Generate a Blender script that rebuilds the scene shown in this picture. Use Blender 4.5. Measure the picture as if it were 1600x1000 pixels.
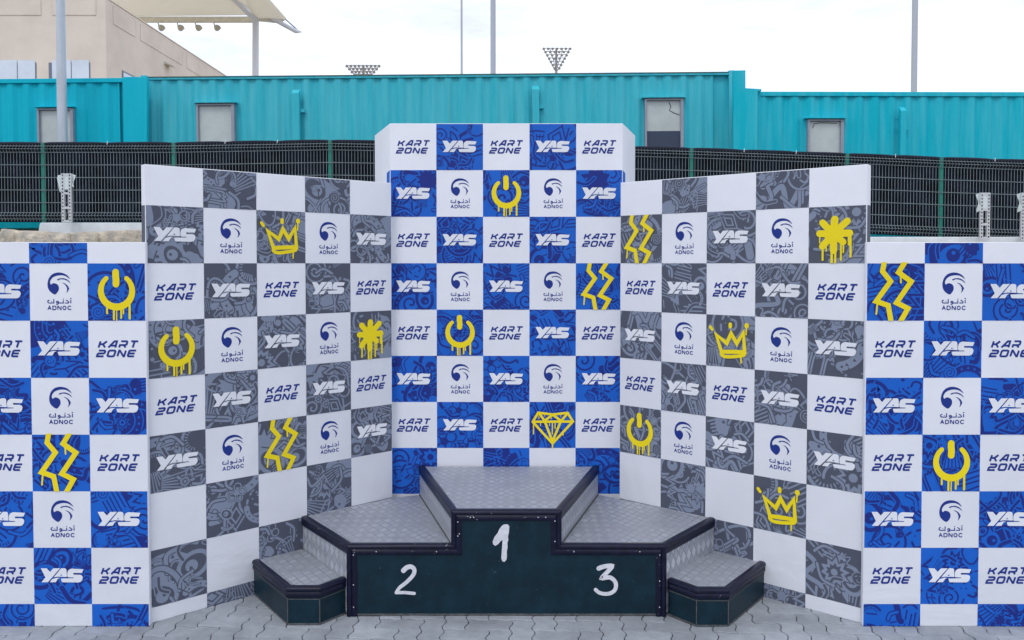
import bpy, bmesh, math, random
from mathutils import Vector, Matrix, noise
S = bpy.context.scene
for o in list(bpy.data.objects): bpy.data.objects.remove(o)
R = math.radians
# ------------------------------------------------------------------ camera
PITCH = R(1.5); SHY = -0.0344; EYE = 1.88; FPX = 1284.0
cam_d = bpy.data.cameras.new('camera'); cam = bpy.data.objects.new('camera', cam_d)
S.collection.objects.link(cam); S.camera = cam
cam.location = (0, 0, EYE); cam.rotation_euler = (math.pi/2-PITCH, 0, 0)
cam_d.sensor_width = 36; cam_d.lens = FPX/1600*36; cam_d.shift_y = SHY
cam_d.clip_end = 2000; cam_d.clip_start = 0.05
# ------------------------------------------------------------------ sky and sun
SUN_EL, SUN_AZ = R(52), R(200)
W = bpy.data.worlds.new('World'); S.world = W; W.use_nodes = True
nt = W.node_tree; nt.nodes.clear()
def N(t, **k):
    n = nt.nodes.new(t)
    for a, b in k.items(): setattr(n, a, b)
    return n
sky = N('ShaderNodeTexSky', sky_type='NISHITA', sun_disc=False, sun_elevation=SUN_EL, sun_rotation=SUN_AZ)
b1 = N('ShaderNodeBackground'); b1.inputs[1].default_value = 0.10
nt.links.new(sky.outputs[0], b1.inputs[0])
tc = N('ShaderNodeTexCoord'); mp = N('ShaderNodeMapping'); mp.inputs['Scale'].default_value = (1.2, 1.2, 5.5)
mp.inputs['Location'].default_value = (3.1, 1.7, .4)
nz = N('ShaderNodeTexNoise'); nz.inputs['Scale'].default_value = 2.6; nz.inputs['Detail'].default_value = 7; nz.inputs['Roughness'].default_value = .6
cr = N('ShaderNodeValToRGB')
cr.color_ramp.elements[0].position = .38; cr.color_ramp.elements[0].color = (.86, .90, .97, 1)
cr.color_ramp.elements[1].position = .56; cr.color_ramp.elements[1].color = (1.12, 1.20, 1.42, 1)
nt.links.new(tc.outputs['Generated'], mp.inputs[0]); nt.links.new(mp.outputs[0], nz.inputs[0]); nt.links.new(nz.outputs[0], cr.inputs[0])
b2 = N('ShaderNodeBackground'); b2.inputs[1].default_value = 1.0
nt.links.new(cr.outputs[0], b2.inputs[0])
mx = N('ShaderNodeMixShader'); mx.inputs[0].default_value = .85
nt.links.new(b1.outputs[0], mx.inputs[1]); nt.links.new(b2.outputs[0], mx.inputs[2])
wo = N('ShaderNodeOutputWorld'); nt.links.new(mx.outputs[0], wo.inputs[0])
sd = bpy.data.lights.new('sun', 'SUN'); sd.energy = 0.7; sd.angle = R(18); sd.color = (1, .97, .93)
sun = bpy.data.objects.new('sun', sd); S.collection.objects.link(sun)
sun.rotation_euler = (math.pi/2-SUN_EL, 0, math.pi-SUN_AZ)
S.view_settings.view_transform = 'Standard'; S.view_settings.look = 'None'
S.view_settings.exposure = 0.15; S.view_settings.gamma = 1; S.view_settings.use_curve_mapping = False
S.render.engine = 'CYCLES'

# ------------------------------------------------------------------ helpers
def at(px, py, Y):
    """point of the depth plane Y that the photograph shows at px, py"""
    x = (px-800)/FPX; v = (500-py)/FPX + SHY*1600/FPX
    dy = math.cos(PITCH)+v*math.sin(PITCH); dz = v*math.cos(PITCH)-math.sin(PITCH)
    t = Y/dy
    return Vector((x*t, Y, EYE+dz*t))
def link(o, parent=None):
    S.collection.objects.link(o)
    if parent: o.parent = parent
    return o
def tag(o, label=None, cat=None, group=None, kind=None):
    if label: o['label'] = label
    if cat: o['category'] = cat
    if group: o['group'] = group
    if kind: o['kind'] = kind
    return o
def thing(name, label, cat, loc=(0,0,0), rz=0, group=None):
    o = bpy.data.objects.new(name, None); o.empty_display_size = .1
    o.location = loc; o.rotation_euler = (0,0,rz)
    link(o); return tag(o, label, cat, group)
class MB:
    """collects polygons, with a material index each"""
    def __init__(s): s.v=[]; s.f=[]; s.m=[]; s.sm=False
    def poly(s, pts, m=0):
        i=len(s.v); s.v += [tuple(p) for p in pts]; s.f.append(tuple(range(i, i+len(pts)))); s.m.append(m)
    def mesh(s, verts, faces, m=0):
        i=len(s.v); s.v += [tuple(p) for p in verts]
        for f in faces: s.f.append(tuple(i+k for k in f)); s.m.append(m)
    def box(s, x0,x1,y0,y1,z0,z1,m=0):
        s.mesh([(x0,y0,z0),(x1,y0,z0),(x1,y1,z0),(x0,y1,z0),(x0,y0,z1),(x1,y0,z1),(x1,y1,z1),(x0,y1,z1)],
               [(0,3,2,1),(4,5,6,7),(0,1,5,4),(1,2,6,5),(2,3,7,6),(3,0,4,7)],m)
    def prism(s, pts, z0, z1, m=0):
        n=len(pts)
        v=[(p[0],p[1],z0) for p in pts]+[(p[0],p[1],z1) for p in pts]
        s.mesh(v,[tuple(range(n))[::-1],tuple(range(n,2*n))]+[(i,(i+1)%n,n+(i+1)%n,n+i) for i in range(n)],m)
    def tube(s, pts, r, n=8, m=0, caps=True):
        pts=[Vector(p) for p in pts]; k=len(pts); rs = r if isinstance(r,(list,tuple)) else [r]*k
        rings=[]; 
        for i,p in enumerate(pts):
            d=(pts[min(i+1,k-1)]-pts[max(i-1,0)]).normalized()
            a=d.cross(Vector((0,0,1))) if abs(d.z)<.95 else d.cross(Vector((0,1,0)))
            a.normalize(); b=d.cross(a)
            rings.append([p+rs[i]*(math.cos(2*math.pi*j/n+math.pi/n)*a+math.sin(2*math.pi*j/n+math.pi/n)*b) for j in range(n)])
        v=[q for g in rings for q in g]; f=[]
        for i in range(k-1):
            for j in range(n): f.append((i*n+j,i*n+(j+1)%n,(i+1)*n+(j+1)%n,(i+1)*n+j))
        if caps: f += [tuple(range(n))[::-1], tuple(range((k-1)*n,k*n))]
        s.mesh(v,f,m)
    def data(s, name, mats):
        me=bpy.data.meshes.new(name); me.from_pydata(s.v,[],s.f)
        for m in (mats if isinstance(mats,(list,tuple)) else [mats]): me.materials.append(m)
        me.polygons.foreach_set('material_index', s.m)
        me.update(); return me
    def build(s, name, mats, parent=None, bevel=0, smooth=False, fix=True, seg=2):
        me=s.data(name,mats)
        if fix:
            bm=bmesh.new(); bm.from_mesh(me); bmesh.ops.recalc_face_normals(bm, faces=bm.faces)
            if bevel:
                bmesh.ops.remove_doubles(bm, verts=bm.verts, dist=1e-5)
                es=[e for e in bm.edges if len(e.link_faces)==2 and e.calc_face_angle(0)>.5]
                bmesh.ops.bevel(bm, geom=es, offset=bevel, segments=seg, affect='EDGES', profile=.5)
            bm.to_mesh(me); bm.free()
        if smooth:
            me.polygons.foreach_set('use_smooth',[True]*len(me.polygons))
            try: me.set_sharp_from_angle(angle=R(40))
            except Exception: pass
        return link(bpy.data.objects.new(name, me), parent)

# ------------------------------------------------------------------ materials
def mat(name, col, rough=.6, metal=0, vary=.0, vscale=3, bump=0, bscale=30, bdist=.005, col2=None, spec=.5, coat=0, stretch=(1,1,1), tscale=None, nicks=None):
    m=bpy.data.materials.new(name); m.use_nodes=True; t=m.node_tree; p=t.nodes['Principled BSDF']
    p.inputs['Base Color'].default_value=(*col,1); p.inputs['Roughness'].default_value=rough; p.inputs['Metallic'].default_value=metal
    p.inputs['Specular IOR Level'].default_value=spec; p.inputs['Coat Weight'].default_value=coat
    c=t.nodes.new('ShaderNodeTexCoord'); mp=t.nodes.new('ShaderNodeMapping'); mp.inputs['Scale'].default_value=stretch
    t.links.new(c.outputs['Object'],mp.inputs[0])
    if vary or col2:
        n=t.nodes.new('ShaderNodeTexNoise'); n.inputs['Scale'].default_value=vscale; n.inputs['Detail'].default_value=6; n.inputs['Roughness'].default_value=.62
        t.links.new(mp.outputs[0],n.inputs[0])
        r=t.nodes.new('ShaderNodeValToRGB'); r.color_ramp.elements[0].position=.33; r.color_ramp.elements[1].position=.68
        lo=tuple(x*(1-vary) for x in col); hi=col2 or tuple(min(1,x*(1+vary)) for x in col)
        r.color_ramp.elements[0].color=(*lo,1); r.color_ramp.elements[1].color=(*hi,1)
        t.links.new(n.outputs[0],r.inputs[0]); t.links.new(r.outputs[0],p.inputs['Base Color'])
    if nicks:
        nk=t.nodes.new('ShaderNodeTexNoise'); nk.inputs['Scale'].default_value=38; nk.inputs['Detail'].default_value=3; nk.inputs['Distortion'].default_value=1.5
        t.links.new(mp.outputs[0],nk.inputs[0])
        nr=t.nodes.new('ShaderNodeMapRange'); nr.inputs['From Min'].default_value=.70; nr.inputs['From Max'].default_value=.77; nr.inputs['To Max'].default_value=.8; t.links.new(nk.outputs[0],nr.inputs['Value'])
        mk=t.nodes.new('ShaderNodeMix'); mk.data_type='RGBA'; t.links.new(nr.outputs[0],mk.inputs[0]); mk.inputs[7].default_value=(*nicks,1)
        src=p.inputs['Base Color'].links[0].from_socket; t.links.new(src,mk.inputs[6]); t.links.new(mk.outputs[2],p.inputs['Base Color'])
    if bump:
        n2=t.nodes.new('ShaderNodeTexNoise'); n2.inputs['Scale'].default_value=bscale; n2.inputs['Detail'].default_value=5
        t.links.new(mp.outputs[0],n2.inputs[0])
        bn=t.nodes.new('ShaderNodeBump'); bn.inputs['Strength'].default_value=bump; bn.inputs['Distance'].default_value=bdist
        t.links.new(n2.outputs[0],bn.inputs['Height']); t.links.new(bn.outputs[0],p.inputs['Normal'])
    return m
def nod(m): t=m.node_tree; return t, t.nodes['Principled BSDF']
# fabric prints: all share the same soft creases
def print_mat(name, col, rough=.55):
    m=bpy.data.materials.new(name); m.use_nodes=True; t,p=nod(m)
    p.inputs['Roughness'].default_value=rough; p.inputs['Specular IOR Level'].default_value=.35
    g=t.nodes.new('ShaderNodeNewGeometry')
    n=t.nodes.new('ShaderNodeTexNoise'); n.inputs['Scale'].default_value=3.2; n.inputs['Detail'].default_value=2.5; n.inputs['Distortion'].default_value=.8
    mp=t.nodes.new('ShaderNodeMapping'); mp.inputs['Scale'].default_value=(1,1,.55); mp.inputs['Rotation'].default_value=(0,.5,0)
    t.links.new(g.outputs['Position'],mp.inputs[0]); t.links.new(mp.outputs[0],n.inputs[0])
    w=t.nodes.new('ShaderNodeTexNoise'); w.inputs['Scale'].default_value=420; w.inputs['Detail'].default_value=1
    t.links.new(g.outputs['Position'],w.inputs[0])
    b1=t.nodes.new('ShaderNodeBump'); b1.inputs['Strength'].default_value=.8; b1.inputs['Distance'].default_value=.014
    t.links.new(n.outputs[0],b1.inputs['Height'])
    sx=t.nodes.new('ShaderNodeSeparateXYZ'); t.links.new(g.outputs['Position'],sx.inputs[0])
    mz=t.nodes.new('ShaderNodeMapRange'); mz.inputs['From Min'].default_value=.10; mz.inputs['From Max'].default_value=.55; mz.inputs['To Min'].default_value=.8; mz.inputs['To Max'].default_value=.06; t.links.new(sx.outputs[2],mz.inputs['Value'])
    mp3=t.nodes.new('ShaderNodeMapping'); mp3.inputs['Rotation'].default_value=(0,.6,0); mp3.inputs['Scale'].default_value=(1.5,1.5,4); t.links.new(g.outputs['Position'],mp3.inputs[0])
    nc=t.nodes.new('ShaderNodeTexNoise'); nc.inputs['Scale'].default_value=1.4; nc.inputs['Detail'].default_value=3; nc.inputs['Distortion'].default_value=1.2; t.links.new(mp3.outputs[0],nc.inputs[0])
    bc=t.nodes.new('ShaderNodeBump'); bc.inputs['Distance'].default_value=.009; t.links.new(mz.outputs[0],bc.inputs['Strength']); t.links.new(nc.outputs[0],bc.inputs['Height']); t.links.new(b1.outputs[0],bc.inputs['Normal'])
    b2=t.nodes.new('ShaderNodeBump'); b2.inputs['Strength'].default_value=.12; b2.inputs['Distance'].default_value=.001
    t.links.new(w.outputs[0],b2.inputs['Height']); t.links.new(bc.outputs[0],b2.inputs['Normal']); t.links.new(b2.outputs[0],p.inputs['Normal'])
    # slight grubbiness, its own shape
    n3=t.nodes.new('ShaderNodeTexNoise'); n3.inputs['Scale'].default_value=1.7; n3.inputs['Detail'].default_value=8; n3.inputs['Roughness'].default_value=.7
    t.links.new(g.outputs['Position'],n3.inputs[0])
    r=t.nodes.new('ShaderNodeValToRGB'); r.color_ramp.elements[0].position=.25; r.color_ramp.elements[1].position=.6
    r.color_ramp.elements[0].color=(*[c*.93 for c in col],1); r.color_ramp.elements[1].color=(*col,1)
    t.links.new(n3.outputs[0],r.inputs[0]); t.links.new(r.outputs[0],p.inputs['Base Color'])
    return m
M={}
M['white']=print_mat('white_fabric',(.79,.80,.84))
M['blue']=print_mat('blue_print',(.003,.118,.56))
M['navy']=print_mat('navy_print',(.006,.022,.22))
M['dgrey']=print_mat('dark_grey_print',(.082,.093,.128))
M['lgrey']=print_mat('light_grey_print',(.225,.262,.35))
M['ink']=print_mat('ink_print',(.008,.03,.24))
M['yellow']=print_mat('yellow_print',(.92,.72,.006))
M['wprint']=print_mat('white_print',(.80,.81,.85))
M['teal_black']=mat('painted_panel',(.004,.021,.034),rough=.4,vary=.3,vscale=9,bump=.15,bscale=60,bdist=.002,spec=.25,nicks=(.05,.09,.11))
M['trim']=mat('rubber_trim',(.0065,.008,.025),rough=.34,vary=.35,vscale=25,bump=.1,bscale=90,bdist=.001,spec=.25,nicks=(.45,.45,.5))
M['rivet']=mat('rivet_metal',(.62,.63,.66),rough=.35,metal=.6)
M['numeral']=mat('numeral_paint',(.66,.66,.70),rough=.6,vary=.12,vscale=40,bump=.3,bscale=60,bdist=.002)
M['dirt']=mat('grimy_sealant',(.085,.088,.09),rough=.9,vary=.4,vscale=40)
def checker_plate(name, base):
    m=bpy.data.materials.new(name); m.use_nodes=True; t,p=nod(m)
    c=t.nodes.new('ShaderNodeTexCoord')
    uv=t.nodes.new('ShaderNodeUVMap'); uv.uv_map='plate'
    mp=t.nodes.new('ShaderNodeMapping'); mp.inputs['Rotation'].default_value=(0,0,R(45)); mp.inputs['Scale'].default_value=(1.3,.92,1)
    t.links.new(uv.outputs[0],mp.inputs[0])
    ch=t.nodes.new('ShaderNodeTexChecker'); ch.inputs['Scale'].default_value=18.
    t.links.new(mp.outputs[0],ch.inputs['Vector'])
    def wave(d):
        w=t.nodes.new('ShaderNodeTexWave'); w.wave_type='BANDS'; w.bands_direction=d; w.inputs['Scale'].default_value=18.*5*math.pi*2/20
        t.links.new(mp.outputs[0],w.inputs['Vector']); 
        r=t.nodes.new('ShaderNodeMath'); r.operation='POWER'; r.inputs[1].default_value=1.6; t.links.new(w.outputs['Fac'],r.inputs[0]); return r
    wx,wy=wave('X'),wave('Y')
    mi=t.nodes.new('ShaderNodeMix'); mi.data_type='FLOAT'
    t.links.new(ch.outputs['Fac'],mi.inputs[0]); t.links.new(wx.outputs[0],mi.inputs[2]); t.links.new(wy.outputs[0],mi.inputs[3])
    bn=t.nodes.new('ShaderNodeBump'); bn.inputs['Strength'].default_value=1; bn.inputs['Distance'].default_value=.0038
    t.links.new(mi.outputs[0],bn.inputs['Height'])
    # seams between the patches
    t.links.new(bn.outputs[0],p.inputs['Normal'])
    n=t.nodes.new('ShaderNodeTexNoise'); n.inputs['Scale'].default_value=5; n.inputs['Detail'].default_value=8; n.inputs['Roughness'].default_value=.65
    t.links.new(c.outputs['Object'],n.inputs[0])
    r=t.nodes.new('ShaderNodeValToRGB'); r.color_ramp.elements[0].position=.3; r.color_ramp.elements[1].position=.7
    r.color_ramp.elements[0].color=(*[x*.74 for x in base],1); r.color_ramp.elements[1].color=(*[x*1.1 for x in base],1)
    t.links.new(n.outputs[0],r.inputs[0])
    # alternate patches tinted darker, standing in for how each grain direction reflects light
    mc=t.nodes.new('ShaderNodeMix'); mc.data_type='RGBA'; mc.blend_type='MULTIPLY'
    mr=t.nodes.new('ShaderNodeMapRange'); mr.inputs['To Min'].default_value=0; mr.inputs['To Max'].default_value=.10
    t.links.new(ch.outputs['Fac'],mr.inputs['Value']); t.links.new(mr.outputs[0],mc.inputs[0])
    t.links.new(r.outputs[0],mc.inputs[6]); mc.inputs[7].default_value=(0.25,.27,.32,1)
    sp=t.nodes.new('ShaderNodeSeparateXYZ'); t.links.new(mp.outputs[0],sp.inputs[0])
    pr=None
    for ax in (0,1):
        a=t.nodes.new('ShaderNodeMath'); a.operation='MULTIPLY'; a.inputs[1].default_value=18; t.links.new(sp.outputs[ax],a.inputs[0])
        f=t.nodes.new('ShaderNodeMath'); f.operation='PINGPONG'; f.inputs[1].default_value=.5; t.links.new(a.outputs[0],f.inputs[0])
        l=t.nodes.new('ShaderNodeMapRange'); l.inputs['From Min'].default_value=.02; l.inputs['From Max'].default_value=.12; l.inputs['To Min'].default_value=1; l.inputs['To Max'].default_value=0
        t.links.new(f.outputs[0],l.inputs['Value'])
        if pr is None: pr=l
        else:
            mxn=t.nodes.new('ShaderNodeMath'); mxn.operation='MAXIMUM'; t.links.new(pr.outputs[0],mxn.inputs[0]); t.links.new(l.outputs[0],mxn.inputs[1])
    wn=t.nodes.new('ShaderNodeMapRange'); wn.inputs['From Min'].default_value=.38; wn.inputs['From Max'].default_value=.68; wn.inputs['To Min'].default_value=.02; wn.inputs['To Max'].default_value=.8; t.links.new(n.outputs[0],wn.inputs['Value'])
    sc_=t.nodes.new('ShaderNodeMath'); sc_.operation='MULTIPLY'; t.links.new(mxn.outputs[0],sc_.inputs[0]); t.links.new(wn.outputs[0],sc_.inputs[1])
    mg=t.nodes.new('ShaderNodeMix'); mg.data_type='RGBA'; t.links.new(sc_.outputs[0],mg.inputs[0]); t.links.new(mc.outputs[2],mg.inputs[6]); mg.inputs[7].default_value=(.15,.16,.19,1)  # grime on patch edges, also standing in for weak shading of the relief
    t.links.new(mg.outputs[2],p.inputs['Base Color'])
    p.inputs['Metallic'].default_value=.35; p.inputs['Roughness'].default_value=.42
    return m
M['plate']=checker_plate('tread_plate',(.57,.59,.64))
def teal(name, col, chalk, amount):
    m=bpy.data.materials.new(name); m.use_nodes=True; t,p=nod(m)
    g=t.nodes.new('ShaderNodeNewGeometry'); mp=t.nodes.new('ShaderNodeMapping'); mp.inputs['Scale'].default_value=(5,5,.35)
    t.links.new(g.outputs['Position'],mp.inputs[0])
    n=t.nodes.new('ShaderNodeTexNoise'); n.inputs['Scale'].default_value=1.6; n.inputs['Detail'].default_value=7; n.inputs['Roughness'].default_value=.65
    t.links.new(mp.outputs[0],n.inputs[0])
    r=t.nodes.new('ShaderNodeValToRGB'); r.color_ramp.elements[0].position=.52-.3*amount; r.color_ramp.elements[1].position=.78-.15*amount
    r.color_ramp.elements[0].color=(*col,1); r.color_ramp.elements[1].color=(*chalk,1)
    t.links.new(n.outputs[0],r.inputs[0])
    # rust streaks: narrow columns
    mp2=t.nodes.new('ShaderNodeMapping'); mp2.inputs['Scale'].default_value=(9,9,.22); t.links.new(g.outputs['Position'],mp2.inputs[0])
    n2=t.nodes.new('ShaderNodeTexNoise'); n2.inputs['Scale'].default_value=1.5; n2.inputs['Detail'].default_value=3
    t.links.new(mp2.outputs[0],n2.inputs[0])
    r2=t.nodes.new('ShaderNodeValToRGB'); r2.color_ramp.elements[0].position=.69; r2.color_ramp.elements[1].position=.80
    r2.color_ramp.elements[0].color=(0,0,0,1); r2.color_ramp.elements[1].color=(.7*amount,)*3+(1,)
    t.links.new(n2.outputs[0],r2.inputs[0])
    mi=t.nodes.new('ShaderNodeMix'); mi.data_type='RGBA'; t.links.new(r2.outputs[0],mi.inputs[0]); t.links.new(r.outputs[0],mi.inputs[6]); mi.inputs[7].default_value=(.30,.26,.14,1)
    t.links.new(mi.outputs[2],p.inputs['Base Color']); p.inputs['Roughness'].default_value=.55; p.inputs['Specular IOR Level'].default_value=.18
    n3=t.nodes.new('ShaderNodeTexNoise'); n3.inputs['Scale'].default_value=2.5; t.links.new(g.outputs['Position'],n3.inputs[0])
    bn=t.nodes.new('ShaderNodeBump'); bn.inputs['Strength'].default_value=.25; bn.inputs['Distance'].default_value=.03
    t.links.new(n3.outputs[0],bn.inputs['Height']); t.links.new(bn.outputs[0],p.inputs['Normal'])
    return m
M['teal']=teal('teal_paint',(.0,.48,.61),(.01,.51,.63),.15)
M['teal_mid']=teal('weathered_teal_paint',(.004,.44,.54),(.085,.53,.61),1.0)
M['teal_right']=teal('teal_paint_right',(.0,.47,.58),(.06,.53,.62),.4)
M['rust']=mat('rusty_edge',(.03,.20,.22),rough=.9,vscale=2.2,col2=(.30,.17,.07))
M['frame_grey']=mat('grey_aluminium',(.30,.32,.38),rough=.4,vary=.1)
M['pane']=mat('window_pane',(.50,.55,.53),rough=.08,vary=.12,vscale=2,spec=.6)
M['dark_reflection']=mat('dark_blue_reflection',(.035,.055,.10),rough=.5)  # colour of the reflection painted on the lower part of a pane
M['cable']=mat('black_cable',(.02,.02,.02),rough=.6)
M['wire']=mat('coated_wire',(.19,.235,.25),rough=.5,spec=.3,vary=.2,vscale=8)
M['post']=mat('green_post',(.004,.20,.145),rough=.4,vary=.15)
M['cloth']=mat('black_shade_cloth',(.006,.008,.011),rough=.9,spec=.1,vary=.5,vscale=2.5,bump=.6,bscale=3,bdist=.08,col2=(.014,.020,.034))
M['roll']=mat('rolled_cloth',(.014,.016,.030),rough=.6,spec=.2,vary=.3,bump=.4,bscale=25,bdist=.01)
M['pole']=mat('galvanised_pole',(.52,.57,.62),rough=.5,metal=.2,vary=.12,vscale=5,bump=.1,bscale=40,stretch=(1,1,.3))
M['pole_far']=mat('grey_pole',(.46,.48,.53),rough=.5)
M['sand']=mat('beige_render',(.73,.64,.55),rough=.9,vary=.09,vscale=.5,bump=.15,bscale=8,bdist=.03)
M['canopy']=mat('cream_canopy',(.80,.78,.69),rough=.7,vary=.06,vscale=.2)
t,p=nod(M['canopy'])
tr_=t.nodes.new('ShaderNodeBsdfTranslucent'); tr_.inputs[0].default_value=(.93,.90,.82,1)
ms=t.nodes.new('ShaderNodeMixShader'); ms.inputs[0].default_value=.45; t.links.new(p.outputs[0],ms.inputs[1]); t.links.new(tr_.outputs[0],ms.inputs[2])
t.links.new(ms.outputs[0],t.nodes['Material Output'].inputs[0])
M['canopy_beam']=mat('beige_beam',(.72,.69,.58),rough=.6,vary=.1)
M['tube']=mat('white_tube_paint',(.66,.69,.74),rough=.4)
M['lamp']=mat('lamp_metal',(.50,.48,.38),rough=.5)
M['far_lamp']=mat('floodlight_metal',(.42,.39,.34),rough=.6)
M['bwin']=mat('building_window',(.66,.73,.82),rough=.15,vary=.08,vscale=1)
M['dark_frame']=mat('dark_frame',(.16,.19,.25),rough=.4)
M['concrete']=mat('pale_concrete',(.60,.63,.64),rough=.85,vary=.12,vscale=4,bump=.3,bscale=40,bdist=.01)
M['rock']=mat('limestone',(.62,.58,.50),rough=.95,vary=.45,vscale=7,col2=(.70,.60,.46),bump=.9,bscale=22,bdist=.03)
M['galv']=mat('slotted_steel',(.62,.63,.64),rough=.45,metal=.2)
M['hole']=mat('hole_shadow',(.03,.03,.035),rough=.9)
M['rag']=mat('torn_white_sheet',(.66,.74,.72),rough=.8)
M['soil']=mat('sandy_ground',(.34,.29,.22),rough=1,vary=.2,vscale=1.5,bump=.5,bscale=6,bdist=.05)
def paver_mat():
    m=bpy.data.materials.new('concrete_paver'); m.use_nodes=True; t,p=nod(m)
    g=t.nodes.new('ShaderNodeNewGeometry'); oi=t.nodes.new('ShaderNodeObjectInfo')
    n=t.nodes.new('ShaderNodeTexNoise'); n.inputs['Scale'].default_value=9; n.inputs['Detail'].default_value=9; n.inputs['Roughness'].default_value=.7
    t.links.new(g.outputs['Position'],n.inputs[0])
    r=t.nodes.new('ShaderNodeValToRGB'); r.color_ramp.elements[0].position=.3; r.color_ramp.elements[1].position=.7
    r.color_ramp.elements[0].color=(.29,.31,.335,1); r.color_ramp.elements[1].color=(.43,.455,.485,1)
    t.links.new(n.outputs[0],r.inputs[0])
    mr=t.nodes.new('ShaderNodeMapRange'); mr.inputs['To Min'].default_value=.86; mr.inputs['To Max'].default_value=1.08; t.links.new(oi.outputs['Random'],mr.inputs[0])
    mm=t.nodes.new('ShaderNodeVectorMath'); mm.operation='SCALE'; t.links.new(r.outputs[0],mm.inputs[0]); t.links.new(mr.outputs[0],mm.inputs['Scale'])
    ns=t.nodes.new('ShaderNodeTexNoise'); ns.inputs['Scale'].default_value=2.3; ns.inputs['Detail'].default_value=6; t.links.new(g.outputs['Position'],ns.inputs[0])
    rs=t.nodes.new('ShaderNodeMapRange'); rs.inputs['From Min'].default_value=.35; rs.inputs['From Max'].default_value=.65; rs.inputs['To Min'].default_value=.78; rs.inputs['To Max'].default_value=1.02; t.links.new(ns.outputs[0],rs.inputs['Value'])
    m2=t.nodes.new('ShaderNodeVectorMath'); m2.operation='SCALE'; t.links.new(mm.outputs[0],m2.inputs[0]); t.links.new(rs.outputs[0],m2.inputs['Scale'])
    t.links.new(m2.outputs[0],p.inputs['Base Color']); p.inputs['Roughness'].default_value=.85
    n2=t.nodes.new('ShaderNodeTexNoise'); n2.inputs['Scale'].default_value=120; n2.inputs['Detail'].default_value=4; t.links.new(g.outputs['Position'],n2.inputs[0])
    bn=t.nodes.new('ShaderNodeBump'); bn.inputs['Strength'].default_value=.4; bn.inputs['Distance'].default_value=.003
    t.links.new(n2.outputs[0],bn.inputs['Height']); t.links.new(bn.outputs[0],p.inputs['Normal'])
    return m
M['paver']=paver_mat()
M['joint']=mat('sandy_joint',(.045,.043,.042),rough=1,vary=.4,vscale=20)

# ------------------------------------------------------------------ ground and terrace
g=MB(); g.poly([(-400,-400,-.022),(400,-400,-.022),(400,900,-.022),(-400,900,-.022)])
tag(g.build('ground',M['joint']),'dark grey jointing sand and soil under and beyond the pavers',kind='structure')
pavement=thing('pavement','pale grey interlocking wavy pavers in front of the podium',None)
pavement['kind']='structure'
U=.116
def edge_h(t): return .0065*math.sin(2*math.pi*t)       # offset of a level unit edge
def edge_v(t): return -.0125*math.sin(2*math.pi*t)*(.8+.2*math.cos(4*math.pi*t))
def paver_outline(w,h):
    pts=[]; k=6
    for i in range(w):
        for q in range(k): t=q/k; pts.append((i+t,edge_h(t)/U))
    for j in range(h):
        for q in range(k): t=q/k; pts.append((w+edge_v(t)/U,j+t))
    for i in range(w)[::-1]:
        for q in range(k): t=1-q/k; pts.append((i+t,h+edge_h(t)/U))
    for j in range(h)[::-1]:
        for q in range(k): t=1-q/k; pts.append((edge_v(t)/U,j+t))
    return [((x-w/2)*U,(y-h/2)*U) for x,y in pts]
def inset(o,d):
    n=len(o); out=[]
    for i in range(n):
        a,b,c=Vector(o[i-1]),Vector(o[i]),Vector(o[(i+1)%n]); e1=(b-a).normalized(); e2=(c-b).normalized()
        m=Vector((-e1.y,e1.x))+Vector((-e2.y,e2.x)); m.normalize(); kk=1/max(.6,m.dot(Vector((-e1.y,e1.x)))); out.append(tuple(b+m*d*kk))
    return out
def paver_mesh(w,h,seed):
    rr=random.Random(seed); base=paver_outline(w,h); o=[(x+rr.uniform(-.0006,.0006),y+rr.uniform(-.0006,.0006)) for x,y in inset(base,.0020)]; o2=inset(o,.003); n=len(o); mb=MB()
    v=[(x,y,-.02) for x,y in o]+[(x,y,-.003) for x,y in o]+[(x,y,0) for x,y in o2]
    f=[(i,(i+1)%n,n+(i+1)%n,n+i) for i in range(n)]+[(n+i,n+(i+1)%n,2*n+(i+1)%n,2*n+i) for i in range(n)]+[tuple(range(2*n,3*n))]
    mb.mesh(v,f); return mb
pm=[paver_mesh(2,1,s) for s in range(4)]+[paver_mesh(1,2,s) for s in range(4)]
pmesh=[q.data('paver',M['paver']) for q in pm]
rest=MB(); rnd=random.Random(5); npv=0
ang=R(-1.5); ca,sa=math.cos(ang),math.sin(ang)
for j in range(-38,17):
    for i in range(-46,47):
        v=(i-j)%4
        if v==0: x,y,k=(i+1)*U,(j+.5)*U,rnd.randrange(4)
        elif v==3: x,y,k=(i+.5)*U,(j+1)*U,4+rnd.randrange(4)
        else: continue
        X=x*ca-y*sa; Y=4.4+x*sa+y*ca
        tz=rnd.uniform(-.0025,.0015); rx,ry=rnd.uniform(-.008,.008),rnd.uniform(-.008,.008)
        if 3.98<Y<4.85 and abs(X)<2.75 and npv<300:
            o=link(bpy.data.objects.new('paver',pmesh[k]),pavement); o.location=(X,Y,tz); o.rotation_euler=(rx,ry,ang); npv+=1
        else:
            q=pm[k]; rest.mesh([(X+a*ca-b*sa,Y+a*sa+b*ca,tz+c+a*ry*.7+b*rx*.7) for a,b,c in q.v], q.f)
ro=rest.build('paver_field',M['paver'],pavement,fix=False); ro['kind']='stuff'
# raised terrace behind, with retaining wall
t=MB(); t.box(-90,90,11.55,150,-.02,2.14); tag(t.build('terrace_ground',M['soil']),kind='structure')
t=MB(); t.box(-30,30,11.35,11.55,-.02,2.10); tag(t.build('retaining_wall',M['concrete'],bevel=.01),'plain pale concrete retaining wall holding the terrace, behind the printed boards','wall')

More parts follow.
